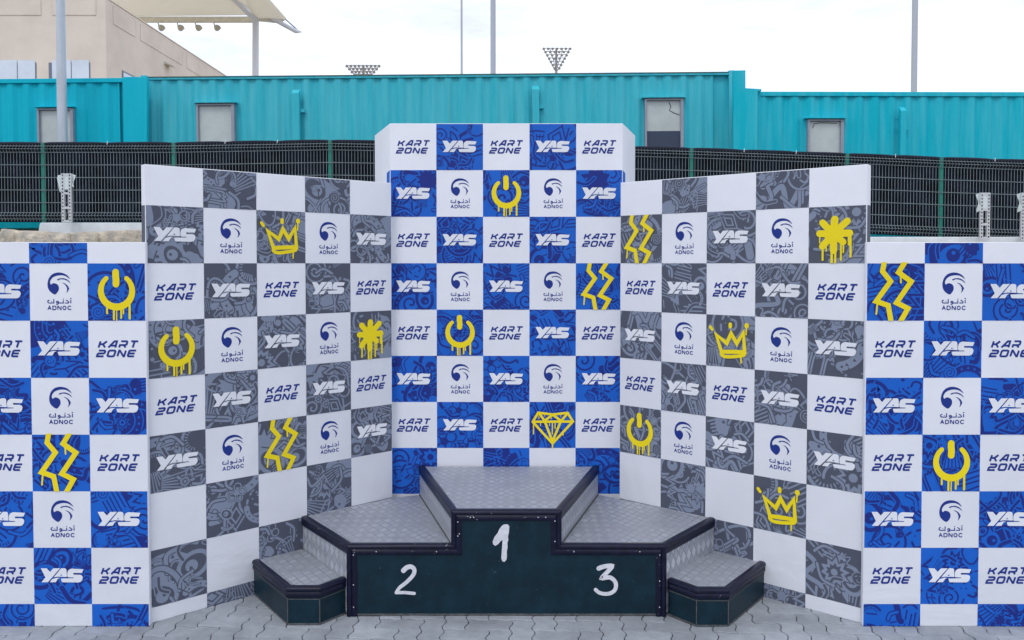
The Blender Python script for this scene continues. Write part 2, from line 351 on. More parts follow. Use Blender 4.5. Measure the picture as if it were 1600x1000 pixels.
# ------------------------------------------------------------------ 2D drawing of the prints
def strip(pts,w,closed=False,caps=True,taper=None):
    """a line of width w as convex quads (2D), with rounded ends"""
    n=len(pts); out=[]; P=[Vector((p[0],p[1])) for p in pts]
    if n<2: return out
    offs=[]
    for i in range(n):
        if closed: a,b=P[i-1],P[(i+1)%n]; d1=(P[i]-a); d2=(b-P[i])
        else: d1=P[i]-P[i-1] if i>0 else P[1]-P[0]; d2=P[i+1]-P[i] if i<n-1 else P[i]-P[i-1]
        if d1.length<1e-9: d1=d2
        if d2.length<1e-9: d2=d1
        d1.normalize(); d2.normalize(); n1=Vector((-d1.y,d1.x)); n2=Vector((-d2.y,d2.x))
        m=n1+n2
        if m.length<.2: m=n1
        m.normalize(); k=1/max(.45,m.dot(n1)); ww=w if taper is None else w*taper(i/(n-1))
        offs.append(m*k*ww/2)
    for i in range(n if closed else n-1):
        j=(i+1)%n; out.append([tuple(P[i]+offs[i]),tuple(P[i]-offs[i]),tuple(P[j]-offs[j]),tuple(P[j]+offs[j])])
    if caps and not closed:
        for e,q in ((0,1),(n-1,n-2)):
            d=(P[e]-P[q]); 
            if d.length<1e-9: continue
            d.normalize(); nn=Vector((-d.y,d.x)); r=offs[e].length
            out.append([tuple(P[e]+r*(math.cos(a)*nn+math.sin(a)*d)) for a in [math.pi*k/6 for k in range(7)]])
    return out
def disc(cx,cy,r,n=14,ry=None):
    ry=ry or r; return [[(cx+r*math.cos(2*math.pi*k/n),cy+ry*math.sin(2*math.pi*k/n)) for k in range(n)]]
def fan(pts):
    cx=sum(p[0] for p in pts)/len(pts); cy=sum(p[1] for p in pts)/len(pts); n=len(pts)
    return [[(cx,cy),pts[i],pts[(i+1)%n]] for i in range(n)]
def arc(cx,cy,r,a0,a1,n=16,ry=None):
    ry=ry or r; return [(cx+r*math.cos(R(a0+(a1-a0)*k/n)),cy+ry*math.sin(R(a0+(a1-a0)*k/n))) for k in range(n+1)]
def smooth(pts,n=6,closed=False):
    out=[]; m=len(pts)
    for i in range(m if closed else m-1):
        g=lambda k: pts[k%m] if closed else pts[max(0,min(m-1,k))]
        p0,p1,p2,p3=g(i-1),g(i),g(i+1),g(i+2)
        for k in range(n):
            t=k/n; q=[]
            for c in (0,1):
                q.append(.5*((2*p1[c])+(-p0[c]+p2[c])*t+(2*p0[c]-5*p1[c]+4*p2[c]-p3[c])*t*t+(-p0[c]+3*p1[c]-3*p2[c]+p3[c])*t**3))
            out.append(tuple(q))
    if not closed: out.append(tuple(pts[-1]))
    return out
def clip(poly,x0,x1,y0,y1):
    for ax,lim,sg in ((0,x0,1),(0,x1,-1),(1,y0,1),(1,y1,-1)):
        if not poly: return poly
        out=[]; n=len(poly)
        for i in range(n):
            a,b=poly[i],poly[(i+1)%n]; da=(a[ax]-lim)*sg; db=(b[ax]-lim)*sg
            if da>=0: out.append(a)
            if (da>=0)!=(db>=0):
                t=da/(da-db); out.append((a[0]+t*(b[0]-a[0]),a[1]+t*(b[1]-a[1])))
        poly=out
    return poly
# doodle motifs: each returns [(polys, 0 background / 1 figure)] in its own unit frame
def outl(pts,w,closed=False,k=1.9,fg=1):
    return [(strip(pts,w*k,closed),1-fg),(strip(pts,w,closed),fg)]
def m_tentacle(r):
    p=[(-1,r.uniform(-.4,.4)),(-.4,r.uniform(-.7,.7)),(.2,r.uniform(-.7,.7)),(.7,r.uniform(-.5,.5)),(.9,r.uniform(-.9,.9))]
    return outl(smooth(p),r.uniform(.16,.34),k=1.5)
def m_lines(r):
    o=[]
    for i in range(r.randint(3,6)): 
        y=-.6+i*.26; o.append((strip([(-.9+r.uniform(0,.3),y),(.9-r.uniform(0,.4),y+r.uniform(-.05,.05))],.09),r.choice((0,1,1))))
    return [(strip([(-1,-.1),(1,.1)],1.4,caps=False),0)]+[(a,1) for a,b in o]
def m_spiral(r):
    p=[]; 
    for k in range(34): a=k*.42; q=.08+.026*k; p.append((q*math.cos(a),q*math.sin(a)))
    return [(disc(0,0,1.0,20),0),(strip(p,.12),1)]
def m_eye(r):
    return [(disc(0,0,.95,20,.75),1),(disc(0,0,.72,18,.52),0),(disc(.12,0,.34,14),1),(disc(.2,.08,.1,8),0)]
def m_mouth(r):
    a=arc(0,-.9,1.25,35,145,14); o=[(strip(a,.62),0),(strip(a,.46),1)]
    for k in range(5):
        t=50+k*20; c=(1.25*math.cos(R(t)),-.9+1.25*math.sin(R(t))); o.append(([[ (c[0]-.09,c[1]-.06),(c[0]+.09,c[1]-.06),(c[0],c[1]+.12)]],0))
    return o
def m_loops(r):
    p=[]; 
    for k in range(4):
        x=-.8+k*.45; p+= [(x,.9),(x+.02,-.7),(x+.12,-.9),(x+.22,-.7),(x+.22,.7)] if k%2==0 else [(x,.75),(x+.1,.95),(x+.22,.75)]
    return outl(smooth(p,4),.13,k=2.0)
def m_star(r):
    n=r.randint(8,12); p=[]
    for k in range(2*n): q=(.95 if k%2==0 else .6)*r.uniform(.88,1.08); p.append((q*math.cos(math.pi*k/n),q*math.sin(math.pi*k/n)))
    o=[(fan([(x*1.2,y*1.2) for x,y in p]),0),(fan(p),1)]
    if r.random()<.6: o+=[(fan([(x*.62,y*.62) for x,y in p]),0),(disc(0,0,.22),1)]
    return o
def m_ring(r):
    a0=r.uniform(0,360); o=outl(arc(0,0,.8,a0,a0+r.uniform(180,330),24),.15)
    for k in range(12):
        a=R(a0+15*k+8); o.append((strip([(.66*math.cos(a),.66*math.sin(a)),(.53*math.cos(a),.53*math.sin(a))],.06),1))
    return o
def m_face(r):
    o=[(disc(0,0,1,24,.95),0)]+outl(arc(0,0,.92,20,330,26),.14,k=1.4)
    o+=[(strip([(-.45,.3),(-.15,.38)],.13),1),(strip([(.2,.36),(.5,.3)],.13),1),(strip(smooth([(-.25,-.15),(-.2,-.45),(.05,-.52),(.28,-.4),(.3,-.1)],4),.13),1),(disc(0,.12,.05,8),1),(disc(.42,.05,.07,8),1)]
    return o
def m_zig(r):
    p=[(-1+.33*k,(.35 if k%2 else -.35)) for k in range(7)]; return outl(p,.14)
def m_box(r):
    o=[([[(-.8,-.8),(.4,-.8),(.9,.1),(.8,.8),(-.4,.8),(-.9,0)]],r.choice((0,1)))]; f=1-o[0][1]
    for q in ([(-.8,-.8),(.3,-.6),(.5,.3),(-.5,.2)],[(-.45,-.5),(.1,-.4),(.2,.05),(-.3,0)]): o.append((strip(q,.09,True),f))
    o.append((strip([(.3,-.6),(.8,0)],.09),f)); o.append((strip([(.5,.3),(.8,.8)],.09),f)); return o
def m_drip(r):
    p=[]; 
    for k in range(16): a=2*math.pi*k/16; q=.6*r.uniform(.8,1.15); p.append((q*math.cos(a),.3+q*math.sin(a)*.7))
    o=[(fan([(x*1.15,(y-.3)*1.2+.3) for x,y in p]),0),(fan(smooth(p,3,True)),1)]
    for k in range(5): x=-.4+.2*k; o.append((strip([(x,.1),(x,-.3-r.uniform(0,.6))],.1),1))
    o.append((disc(-.15,.4,.09,8),0)); return o
def m_dots(r): return [(disc(r.uniform(-.9,.9),r.uniform(-.9,.9),r.uniform(.05,.12),8),r.choice((0,1))) for _ in range(7)]
def m_cone(r):
    o=[(fan([(-.7,.7),(.7,.6),(.3,-.9),(-.25,-.9)]),0)]
    for k in range(6):
        x=-.6+.24*k; o.append((strip([(x,.62),(x*.45,-.8)],.07),1))
    o.append((strip(arc(0,.66,.72,0,350,22,.2),.1),1)); return o
def m_knot(r):
    p=[(math.sin(2*t+.5)*.9,math.sin(3*t)*.75) for t in [2*math.pi*k/40 for k in range(40)]]
    return [(strip(p,.24,True),0),(strip(p,.12,True),1)]
def m_petals(r):
    o=[]
    for k in range(5):
        a=2*math.pi*k/5; o+=outl(arc(.5*math.cos(a),.5*math.sin(a),.32,0,340,12),.1,k=1.8)
    return o+[(disc(0,0,.25),1)]
MOT=[m_tentacle,m_tentacle,m_lines,m_spiral,m_eye,m_mouth,m_loops,m_star,m_ring,m_ring,m_face,m_zig,m_box,m_drip,m_dots,m_cone,m_knot,m_petals]
def doodle(seed):
    r=random.Random(seed); L=[]
    def put(layers,s,cx,cy,a):
        c,sn=math.cos(a)*s,math.sin(a)*s
        for polys,k in layers: L.append(([[(cx+x*c-y*sn,cy+x*sn+y*c) for x,y in q] for q in polys],k))
    for _ in range(r.randint(1,3)):
        p=[]; 
        for k in range(9): a=2*math.pi*k/9; q=r.uniform(.6,1.1); p.append((q*math.cos(a),q*math.sin(a)))
        put([(fan(smooth(p,4,True)),1)],r.uniform(.16,.34),r.random(),r.random(),r.uniform(0,6))
    big=r.choice([m_face,m_mouth,m_ring,m_spiral,m_loops,m_tentacle,m_tentacle,m_ring])
    put(big(r),r.uniform(.3,.48),r.uniform(.2,.8),r.uniform(.2,.8),r.uniform(-.6,.6))
    g=3; slots=[((i+.5)/g,(j+.5)/g) for i in range(g) for j in range(g)]; r.shuffle(slots)
    for x,y in slots[:8]:
        m=r.choice(MOT); put(m(r),r.uniform(.22,.36),x+r.uniform(-.1,.1),y+r.uniform(-.1,.1),r.uniform(0,6.28))
    for _ in range(5):
        x,y=r.random(),r.random(); a=r.uniform(0,6.28); l=r.uniform(.2,.5)
        p=smooth([(x,y),(x+l*.5*math.cos(a+.5),y+l*.5*math.sin(a+.5)),(x+l*math.cos(a),y+l*math.sin(a))],5)
        k=r.choice((1,1,0)); L.append((strip(p,.085),1-k)); L.append((strip(p,.046),k))
    for _ in range(2):
        m=r.choice(MOT); put(m(r),r.uniform(.10,.14),r.random(),r.random(),r.uniform(0,6.28))
    for _ in range(5):
        x,y=r.random(),r.random(); a=r.uniform(0,6.28); l=r.uniform(.08,.2)
        L.append((strip([(x,y),(x+l*math.cos(a),y+l*math.sin(a))],.022),r.choice((0,1))))
    return L
# logos, drawn in the unit cell; each [(polys, material key)]
def norm(pts,x0,w,y0,h): return [((x-x0)/w,1-(y-y0)/h) for x,y in pts]
def logo_yas():
    q=lambda p: norm(p,-5,845,20,838)
    ys=(332+535)/2
    o=[]
    o.append(([q([(105,332),(192,332),(240,386),(286,333),(386,332),(206,535),(112,535),(170,466)])],'wprint'))
    o.append(([q([(402,332),(452,331),(474,342),(480,368),(484,456),(470,459),(412,455),(350,454),(292,463)])],'wprint'))
    o.append(([q([(272,488),(340,470),(384,472),(350,486),(320,535),(232,535)])],'wprint'))
    o.append(([q([(396,482),(480,479),(578,476),(584,466),(500,463),(490,448),(489,405),(500,368),(524,346),(556,336),(725,346),(703,400),(582,400),(574,408),(582,424),(672,426),(702,436),(714,462),(706,500),(684,528),(650,538),(430,536),(408,528)])],'wprint'))
    o.append(([q([(384,440),(402,418),(418,440)])],'bg'))
    return o
LET={ # strokes in a 1x1 box
 'K':[[(0,0),(0,1)],[(1,1),(.62,.62),(.45,.53),(.08,.53)],[(.45,.53),(.62,.44),(1,0)]],
 'A':[[(-.08,0),(.58,1),(.95,1),(1,0)],[(.22,.3),(1,.3)]],
 'R':[[(0,0),(.0,.4),(.85,.4),(1,.52),(1,.88),(.88,1),(0,1)],[(.6,.38),(1,0)]],
 'T':[[(-.05,1),(1.05,1)],[(.5,1),(.5,0)]],
 'Z':[[(0,1),(.88,1),(1,.88),(1,.62),(.88,.5),(.12,.5),(0,.38),(0,0),(1,0)]],
 'O':[[(.14,0),(0,.14),(0,.86),(.14,1),(.86,1),(1,.86),(1,.14),(.86,0)],'c'],
 'N':[[(0,0),(0,1),(.1,1),(.9,0),(1,0),(1,1)]],
 'E':[[(1,1),(.12,1),(0,.88),(0,.12),(.12,0),(.96,0)],[(.02,.5),(.92,.5)]],
 'D':[[(0,0),(0,1),(.6,1),(.9,.85),(1,.5),(.9,.15),(.6,0)],'c'],
 'C':[[(1,.78),(.8,.97),(.5,1),(.15,.85),(0,.5),(.15,.15),(.5,0),(.8,.03),(1,.22)]],
 'a':[[(0,0),(.5,1),(1,0)],[(.2,.35),(.8,.35)]],
 'o':[[(.5,0),(.15,.15),(0,.5),(.15,.85),(.5,1),(.85,.85),(1,.5),(.85,.15)],'c'],
}
def word(txt,x,y,w,h,gap,sw,shear,key):
    o=[]; n=len(txt); lw=(w-gap*(n-1))/n
    for i,ch in enumerate(txt):
        st=LET[ch]; cl=st[-1]=='c'
        for p in (st[:-1] if cl else st):
            q=[(x+i*(lw+gap)+sw/2+px*(lw-sw)+shear*(py*h), y+sw/2+py*(h-sw)) for px,py in p]
            o.append((strip(q,sw,cl,caps=False),key))
    return o
def logo_kart():
    return word('KART',.160,.503,.672,.140,.034,.033,.26,'ink')+word('ZONE',.130,.352,.672,.132,.028,.033,.26,'ink')
def logo_adnoc():
    q=lambda p: norm(p,835,781,45,805)
    o=[]
    o.append(([q(smooth([(1380,277),(1345,228),(1295,198),(1225,186),(1152,205),(1100,260),(1078,335),(1084,400),(1110,447),(1170,489),(1208,460),(1229,415),(1222,368),(1192,340),(1150,334),(1127,352),(1113,333),(1116,300),(1150,254),(1215,228),(1285,226),(1335,246)],3,True))],'ink'))
    o.append(([q([(1204,282),(1240,267),(1290,263),(1335,278),(1368,305),(1388,340),(1372,326),(1345,302),(1300,283),(1262,279),(1238,284),(1228,294),(1212,293)])],'ink'))
    o.append(([q([(1268,323),(1312,338),(1345,365),(1367,405),(1352,440),(1326,472),(1338,430),(1335,395),(1315,358)])],'ink'))
    s=lambda p,w=.0165: (strip(q(p),w,caps=False),'ink')
    o+= [s([(1385,562),(1385,610)]),s([(1376,547),(1394,541)]),
         s([(1322,566),(1345,578),(1358,595),(1352,606),(1306,606)]),
         s([(1286,570),(1286,606),(1212,606)]),(disc(*q([(1286,553)])[0],.009,8),'ink'),
         s([(1222,606),(1222,590),(1208,580),(1194,588),(1196,602),(1220,604),(1216,618),(1190,628)]),
         s([(1158,552),(1158,606),(1090,606),(1077,594),(1080,574),(1100,566)]),(disc(*q([(1128,584)])[0],.008,8),'ink')]
    x0,y0=q([(1072,704)])[0]; x1,y1=q([(1393,642)])[0]
    o+=word('aDNoC',x0,y0,x1-x0,y1-y0,.014,.0155,0,'ink')
    return o
def drip(x,y0,y1,w=.032): return (strip([(x,y0),(x,y1)],w),'yellow')
def logo_power():
    q=lambda p: norm(p,160,800,65,800)
    o=[(strip(q([(440,292)]+arc(562,450,216,-217+360-0,-217+360,1)[:0]+[(562+216*math.cos(R(a)),450-222*math.sin(R(a))) for a in range(134,134+274,9)]),.108,caps=True,taper=lambda t:.72+.33*math.sin(math.pi*t)),'yellow')]
    o=[(strip(q([(562+214*math.cos(R(a)),455-222*math.sin(R(a))) for a in range(130,130+284,8)]),.112,taper=lambda t:.70+.36*math.sin(math.pi*t)),'yellow')]
    o.append((strip(q([(553,200),(553,250),(558,300),(555,365)]),.115),'yellow'))
    for x,y0,y1,w in ((430,690,765,26),(523,700,845,28),(560,700,858,16),(623,700,828,26),(653,690,768,20),(738,640,835,30)):
        o.append((strip(q([(x,y0),(x,y1)]),w/800),'yellow'))
    return o
def logo_crown():
    q=lambda p: norm(p,672,281,298,295)
    o=[(strip(q([(733,412),(795,458),(820,400),(853,455),(890,392),(896,498),(770,520)]),.075,True),'yellow')]
    o[0]=(strip(q([(733,412),(795,458),(820,400),(853,455),(890,392),(898,500),(765,508)]),.074,True),'yellow')
    o.append((strip(q(smooth([(764,512),(790,504),(860,500),(890,504),(894,516),(870,524),(800,534),(770,528)],3,True)),.066,True),'yellow'))
    for x0,y0,x1,y1,w in ((698,368,709,383,17),(815,348,815,362,20),(908,350,908,353,26),(908,352,905,402,8),(878,520,878,563,8)):
        o.append((strip(q([(x0,y0),(x1,y1)]),w/281),'yellow'))
    return o
def logo_splat():
    q=lambda p: norm(p,25,975,25,860)
    o=[(disc(*q([(455,440)])[0],.165,20),'yellow')]
    for x,y,w in ((270,268,118),(475,222,128),(685,252,118),(218,432,118),(725,432,122),(268,628,118),(460,690,125),(618,565,115)):
        o.append((strip(q([(455,440),(x,y)]),w/975),'yellow'))
    for x,y0,y1,w in ((222,450,575,22),(275,640,835,34),(335,600,700,22),(430,640,886,42),(490,640,886,36),(585,560,838,32),(625,560,722,26),(722,450,600,52),(742,470,785,36)):
        o.append((strip(q([(x,y0),(x+(4 if y1>700 and x>700 else 0),y1)]),w/975),'yellow'))
    return o
def logo_bolt():
    q=lambda p: norm(p,145,285,2,276)
    o=[(strip(q([(232,-8),(222,45),(262,92),(193,186),(252,206),(268,290)]),.088,caps=False),'yellow'),
       (strip(q([(337,-8),(300,50),(362,93),(292,193),(348,220),(308,290)]),.088,caps=False),'yellow'),
       (strip(q([(200,185),(194,246)]),.03),'yellow'),(strip(q([(310,60),(312,98)]),.03),'yellow')]
    return o
def logo_gem():
    q=lambda p: norm(p,65,900,0,888)
    w=.052; o=[]
    o.append((strip(q([(235,205),(520,240),(810,208),(912,375),(516,800),(130,382)]),w,True),'yellow'))
    for p in ([(130,380),(912,376)],[(270,235),(360,362),(515,245)],[(520,245),(685,365),(800,225)],[(365,375),(515,760)],[(675,375),(515,760)],[(515,780),(515,886)]):
        o.append((strip(q(p),w*(.6 if p[0][1]==780 else 1)),'yellow'))
    for x,y0,y1,k in ((145,400,615,22),(280,390,455,16),(455,390,455,14),(512,390,615,22),(565,390,510,20),(720,560,635,22),(775,510,555,16),(250,260,325,14),(488,260,325,14),(365,250,275,12),(678,250,285,12)):
        o.append((strip(q([(x,y0),(x,y1)]),k/900),'yellow'))
    return o
CELL=.30
LOGO={'Y':('lettering',logo_yas()),'K':('lettering',logo_kart()),'A':('emblem',logo_adnoc()),'P':('power_symbol',logo_power()),
      'C':('crown_symbol',logo_crown()),'S':('splat_symbol',logo_splat()),'Z':('lightning_symbol',logo_bolt()),'G':('diamond_symbol',logo_gem())}
LDATA={}
def logo_data(tok,bg,ymin=0,ymax=1):
    key=(tok,bg if tok=='Y' else '')
    if key in LDATA: return LDATA[key]
    name,layers=LOGO[tok]; mb=MB(); mats=[]; z=0
    for polys,k in layers:
        k=bg if k=='bg' else k
        if k not in mats: mats.append(k)
        z+=2e-5
        for p in polys:
            z+=1.5e-6
            p=clip(p,0,1,0,1) if tok in 'PCSZG' else p
            if p and len(p)>2: mb.poly([(x*CELL,-z-.0002,y*CELL) for x,y in p],mats.index(k))
    me=mb.data(name,[M[k] for k in mats]); LDATA[key]=me; return me
SEED=[100]
def board(name,label,p0,p1,rows,top,thick,dark,light,base_is,end_near=None,wings=False,CH=CELL):
    """p0->p1: plan ends of the front face, left to right; rows: list of (strings, height in cells) from the top"""
    p0,p1=Vector(p0),Vector(p1); L=(p1-p0).length; rz=math.atan2(p1.y-p0.y,p1.x-p0.x)
    T=thing(name,label,'banner board',(p0.x,p0.y,0),rz,'printed step-and-repeat boards around the podium')
    nc=len(rows[0][0]); cw=L/nc
    f=MB()
    if wings:
        c,s=math.cos(-rz),math.sin(-rz)
        f.prism([(0,0),(L,0),(L+.155,.50),(-.18,.50)],.0,top)
    else: f.box(0,L,0,thick,.0,top)
    f.build('fabric_cover',M['white'],T,bevel=.004,smooth=True,seg=3)
    z=top
    for ri,(row,h) in enumerate(rows):
        z1=z; z0=z-h*CH
        if z0<0: z0=0
        # cell origin: partial top rows show the lower part, partial bottom rows show the upper part
        zo = z0 if ri==0 else z1-CH
        for ci,tk in enumerate(row):
            x0=ci*cw
            darkcell = tk in 'DYPCSZG'
            if tk=='W' or not darkcell: par=T
            if darkcell:
                mb=MB(); a,b=max(0,(z0-zo)/CH),min(1,(z1-zo)/CH)
                e=0.004/CELL; xa = e if ci==0 else 0; xb = 1-e if ci==nc-1 else 1
                if ri==0: b-=e
                mb.poly([(xa*cw,-.0006,a*CH),(xb*cw,-.0006,a*CH),(xb*cw,-.0006,b*CH),(xa*cw,-.0006,b*CH)],0 if base_is==0 else 0)
                SEED[0]+=1; zz=.0008
                for polys,k in doodle(SEED[0]):
                    zz+=4e-6
                    for i,p in enumerate(polys):
                        q=p; zz+=1.3e-6
                        if any(x<xa or x>xb or y<a or y>b for x,y in p): q=clip(p,xa,xb,a,b)
                        if q and len(q)>2:
                            d=zz
                            mb.poly([(x*cw,-d,y*CH) for x,y in q],k)
                o=mb.build('printed_square',[M[dark],M[light]],T,fix=False); o.location=(x0,0,zo); par=o
                if wings and ci in (0,nc-1) and z1>1.3:
                    s=MB(); w=.10; ux,uy=(-.18,.5) if ci==0 else (.155,.5); l=math.hypot(ux,uy); ux/=l; uy/=l; bx=0 if ci==0 else cw
                    n=(-uy,ux) if ci==0 else (uy,-ux); n=(n[0]*.001,n[1]*.001)
                    q=[(bx+n[0]+ux*.004,n[1]+uy*.004,0),(bx+ux*w+n[0],uy*w+n[1],0),(bx+ux*w+n[0],uy*w+n[1],CELL*.97),(bx+n[0]+ux*.004,n[1]+uy*.004,CELL)]
                    s.poly(q); s.build('side_print',M[dark],o,fix=False)
                if end_near is not None and ((end_near==0 and ci==0) or (end_near==1 and ci==nc-1)):
                    s=MB(); xx=-.0008 if ci==0 else cw+.0008
                    s.poly([(xx,.004,a*CELL),(xx,thick-.004,a*CELL),(xx,thick-.004,b*CELL),(xx,.004,b*CELL)])
                    s.build('side_print',M[dark],o,fix=False)
            if tk in LOGO:
                lo=bpy.data.objects.new(LOGO[tk][0],logo_data(tk,dark)); link(lo,par)
                off=-.0045 if darkcell else -.0006
                lo.location=((cw-CELL)/2+(0 if darkcell else x0), off, 0 if darkcell else zo)
        z=z0
    return T
F=1
XL,YL=-1.889,4.24; XR,YR=1.828,4.24
LF=(-.767,5.236); RF=(.686,5.212)
board('banner_board','tall centre board behind the podium with blue and white squares and folded white wings',(-.787,5.313),(.713,5.313),
      [('KYKYK',1),('YAPAY',1),('KYKYK',1),('YAYAZ',1),('KPKYK',1),('YAYAY',1),('KYKGK',1),('DWDWD',1),('WDWDW',1),('DWDWD',.3)],2.78,.5,'blue','navy',0,wings=True)
board('banner_board','angled board left of the podium with grey graffiti squares, yellow crown near its top',(XL,YL),LF,
      [('WDWDW',.7),('YACAY',1),('KYKYK',1),('PAYAS',1),('KYKYK',1),('YAZAY',1),('WDWDW',1),('DWDWD',1),('WDWDW',.3)],2.39,.06,'dgrey','lgrey',0,end_near=0)
board('banner_board','angled board right of the podium with grey graffiti squares, yellow splat at its top right',RF,(XR,YR),
      [('WDWDW',.7),('ZAYAS',1),('KYKYK',1),('YACAY',1),('KYKYK',1),('PAYAY',1),('WDWCW',1),('DWDWD',1),('WDWDW',.3)],2.39,.06,'dgrey','lgrey',0,end_near=1)
board('banner_board','low outer board at the left edge with blue squares, power symbol in its upper right',(XL-1.178,4.21),(XL+.012,4.21),
      [('DWDW',.37),('AYAP',1),('YKYK',1),('AYAY',1),('YKZK',1),('AYAY',1),('YKYK',1),('WDWD',.45)],1.988,.028,'blue','navy',0,CH=.2938)
board('banner_board','low outer board at the right edge with blue squares, lightning bolts in its upper left',(XR-.012,4.21),(XR+1.178,4.21),
      [('WDWD',.37),('ZAYA',1),('KYKY',1),('YAYA',1),('KPKY',1),('YAYA',1),('KYKY',1),('DWDW',.45)],1.988,.028,'blue','navy',0,CH=.2938)

# ------------------------------------------------------------------ podium
XC=-.031; YF=4.335; H1,H2,H3=.562,.378,.192
def plate_uv(o, ax):
    me=o.data; uv=me.uv_layers.new(name='plate')
    for p in me.polygons:
        for li in p.loop_indices:
            c=me.vertices[me.loops[li].vertex_index].co; uv.data[li].uv=ax(c)
def slab(pts,z0,z1,name,m,par,bevel=.0):
    mb=MB(); mb.prism(pts,z0,z1); o=mb.build(name,m,par,bevel=bevel); return o
def sideplate(a,b,z0,z1,name,par,th=.012,m='plate'):
    a,b=Vector(a),Vector(b); d=(b-a).normalized(); n=Vector((d.y,-d.x))
    mb=MB(); mb.prism([a,b,b-n*th,a-n*th],z0,z1); o=mb.build(name,M[m],par)
    if m=='plate': plate_uv(o,lambda c:((Vector((c.x,c.y))-a).dot(d)*1.0,c.z))
    return o
PROF=[(0,-.032),(-.005,-.034),(-.0085,-.030),(-.0095,-.008),(-.008,.002),(-.003,.009),(.005,.0115),(.013,.011),(.0175,.008),(.0195,.004),(.0225,.007),(.038,.0085),(.048,.0075),(.0535,.002),(.0535,-.001),(.004,-.001),(.004,-.032)]
def trim_face(path,Nf,par,sc=.93):
    """sweep in a vertical plane; inward = right of travel seen from outside"""
    out=[]; Nf=Vector(Nf).normalized(); P=[Vector(p) for p in path]; n=len(P)
    aseg=[]
    for i in range(n-1):
        d=(P[i+1]-P[i]).normalized(); aseg.append(d.cross(Nf)*-1 if False else d.cross(Nf))
    for i in range(n-1):
        v=[]
        for j in (i,i+1):
            if j==0 or j==n-1: m=aseg[i]
            else: m=(aseg[j-1]+aseg[j])/(1+aseg[j-1].dot(aseg[j]))
            v.append([P[j]+m*(a*sc)+Nf*(b*sc) for a,b in PROF])
        k=len(PROF); mb=MB(); mb.mesh(v[0]+v[1],[(q,(q+1)%k,k+(q+1)%k,k+q) for q in range(k)]+[tuple(range(k)),tuple(range(k,2*k))[::-1]])
        o=mb.build('edge_trim',M['trim'],par,smooth=True); out.append(o)
    return out
def trim_level(path,z,par,sc=.90):
    P=[Vector((p[0],p[1],z)) for p in path]; n=len(P); ns=[]; out=[]
    for i in range(n-1):
        d=(P[i+1]-P[i]).normalized(); ns.append(Vector((d.y,-d.x,0)))
    dn=Vector((0,0,-1))
    for i in range(n-1):
        v=[]
        for j in (i,i+1):
            if j==0 or j==n-1: m=ns[i]
            else: m=(ns[j-1]+ns[j])/(1+ns[j-1].dot(ns[j]))
            v.append([P[j]+dn*(a*sc)+m*(b*sc) for a,b in PROF])
        k=len(PROF); mb=MB(); mb.mesh(v[0]+v[1],[(q,(q+1)%k,k+(q+1)%k,k+q) for q in range(k)]+[tuple(range(k)),tuple(range(k,2*k))[::-1]])
        out.append(mb.build('edge_trim',M['trim'],par,smooth=True))
    return out
pod=thing('winners_podium','three tier podium with dark teal front numbered 1 2 3 and tread plate tops','podium',(XC,YF,0))
def L(x,y): return (x,y-YF)
A1=L(-.285,YF); A2=L(.287,YF); B1=L(-.567,5.295); B2=L(.588,5.295)
C1=L(-.842,YF); C2=L(.846,YF)
D1=L(-1.218,4.835); D2=L(1.226,4.80)
E1=L(-.745,5.215); E2=L(.728,5.19)
top=slab([A1,A2,B2,B1],H1-.012,H1,'tread_plate',M['plate'],pod); plate_uv(top,lambda c:(c.x,c.y))
o=slab([C1,A1,B1,E1,D1],H2-.012,H2,'tread_plate',M['plate'],pod); plate_uv(o,lambda c:(c.x,c.y))
o=slab([A2,C2,D2,E2,B2],H2-.012,H2,'tread_plate',M['plate'],pod); plate_uv(o,lambda c:(c.x,c.y))
# front sheet, one board cut to the stepped outline
mb=MB(); prof=[(C1[0],.012),(C2[0],.012),(C2[0],H2-.002),(A2[0],H2-.002),(A2[0],H1-.002),(A1[0],H1-.002),(A1[0],H2-.002),(C1[0],H2-.002)]
n=len(prof); mb.mesh([(x,-.002,z) for x,z in prof]+[(x,.012,z) for x,z in prof],[tuple(range(n)),tuple(range(n,2*n))[::-1]]+[(i,(i+1)%n,n+(i+1)%n,n+i) for i in range(n)])
mb.build('front_panel',M['teal_black'],pod)
inset=.0
sideplate(B1,A1,H2,H1-.012,'riser_plate',pod); sideplate(A2,B2,H2,H1-.012,'riser_plate',pod)
sideplate(D1,C1,.012,H2-.012,'riser_plate',pod); sideplate(C2,D2,.012,H2-.012,'riser_plate',pod)
sideplate(E1,D1,0,H2-.012,'back_panel',pod,m='teal_black'); sideplate(D2,E2,0,H2-.012,'back_panel',pod,m='teal_black')
# grime line along the bottom
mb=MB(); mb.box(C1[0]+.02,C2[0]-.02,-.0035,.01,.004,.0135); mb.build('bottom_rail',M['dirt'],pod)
tr=trim_face([(C1[0],-.002,0),(C1[0],-.002,H2),(A1[0],-.002,H2),(A1[0],-.002,H1),(A2[0],-.002,H1),(A2[0],-.002,H2),(C2[0],-.002,H2),(C2[0],-.002,0)],(0,-1,0),pod)
def rivets(o,pts,r=.0034,nrm=(0,-1,0)):
    for p in pts:
        mb=MB(); nn=Vector(nrm).normalized(); t1=nn.cross(Vector((0,0,1))).normalized(); t2=nn.cross(t1); P=Vector(p)
        v=[P+r*(math.cos(a)*t1+math.sin(a)*t2) for a in [2*math.pi*k/8 for k in range(8)]]
        v+=[P+nn*r*.5+r*.6*(math.cos(a)*t1+math.sin(a)*t2) for a in [2*math.pi*k/8 for k in range(8)]]+[P+nn*r*.7]
        mb.mesh(v,[(k,(k+1)%8,8+(k+1)%8,8+k) for k in range(8)]+[(8+k,8+(k+1)%8,16) for k in range(8)])
        mb.build('rivet',M['rivet'],o,smooth=True)
yr=-.0095
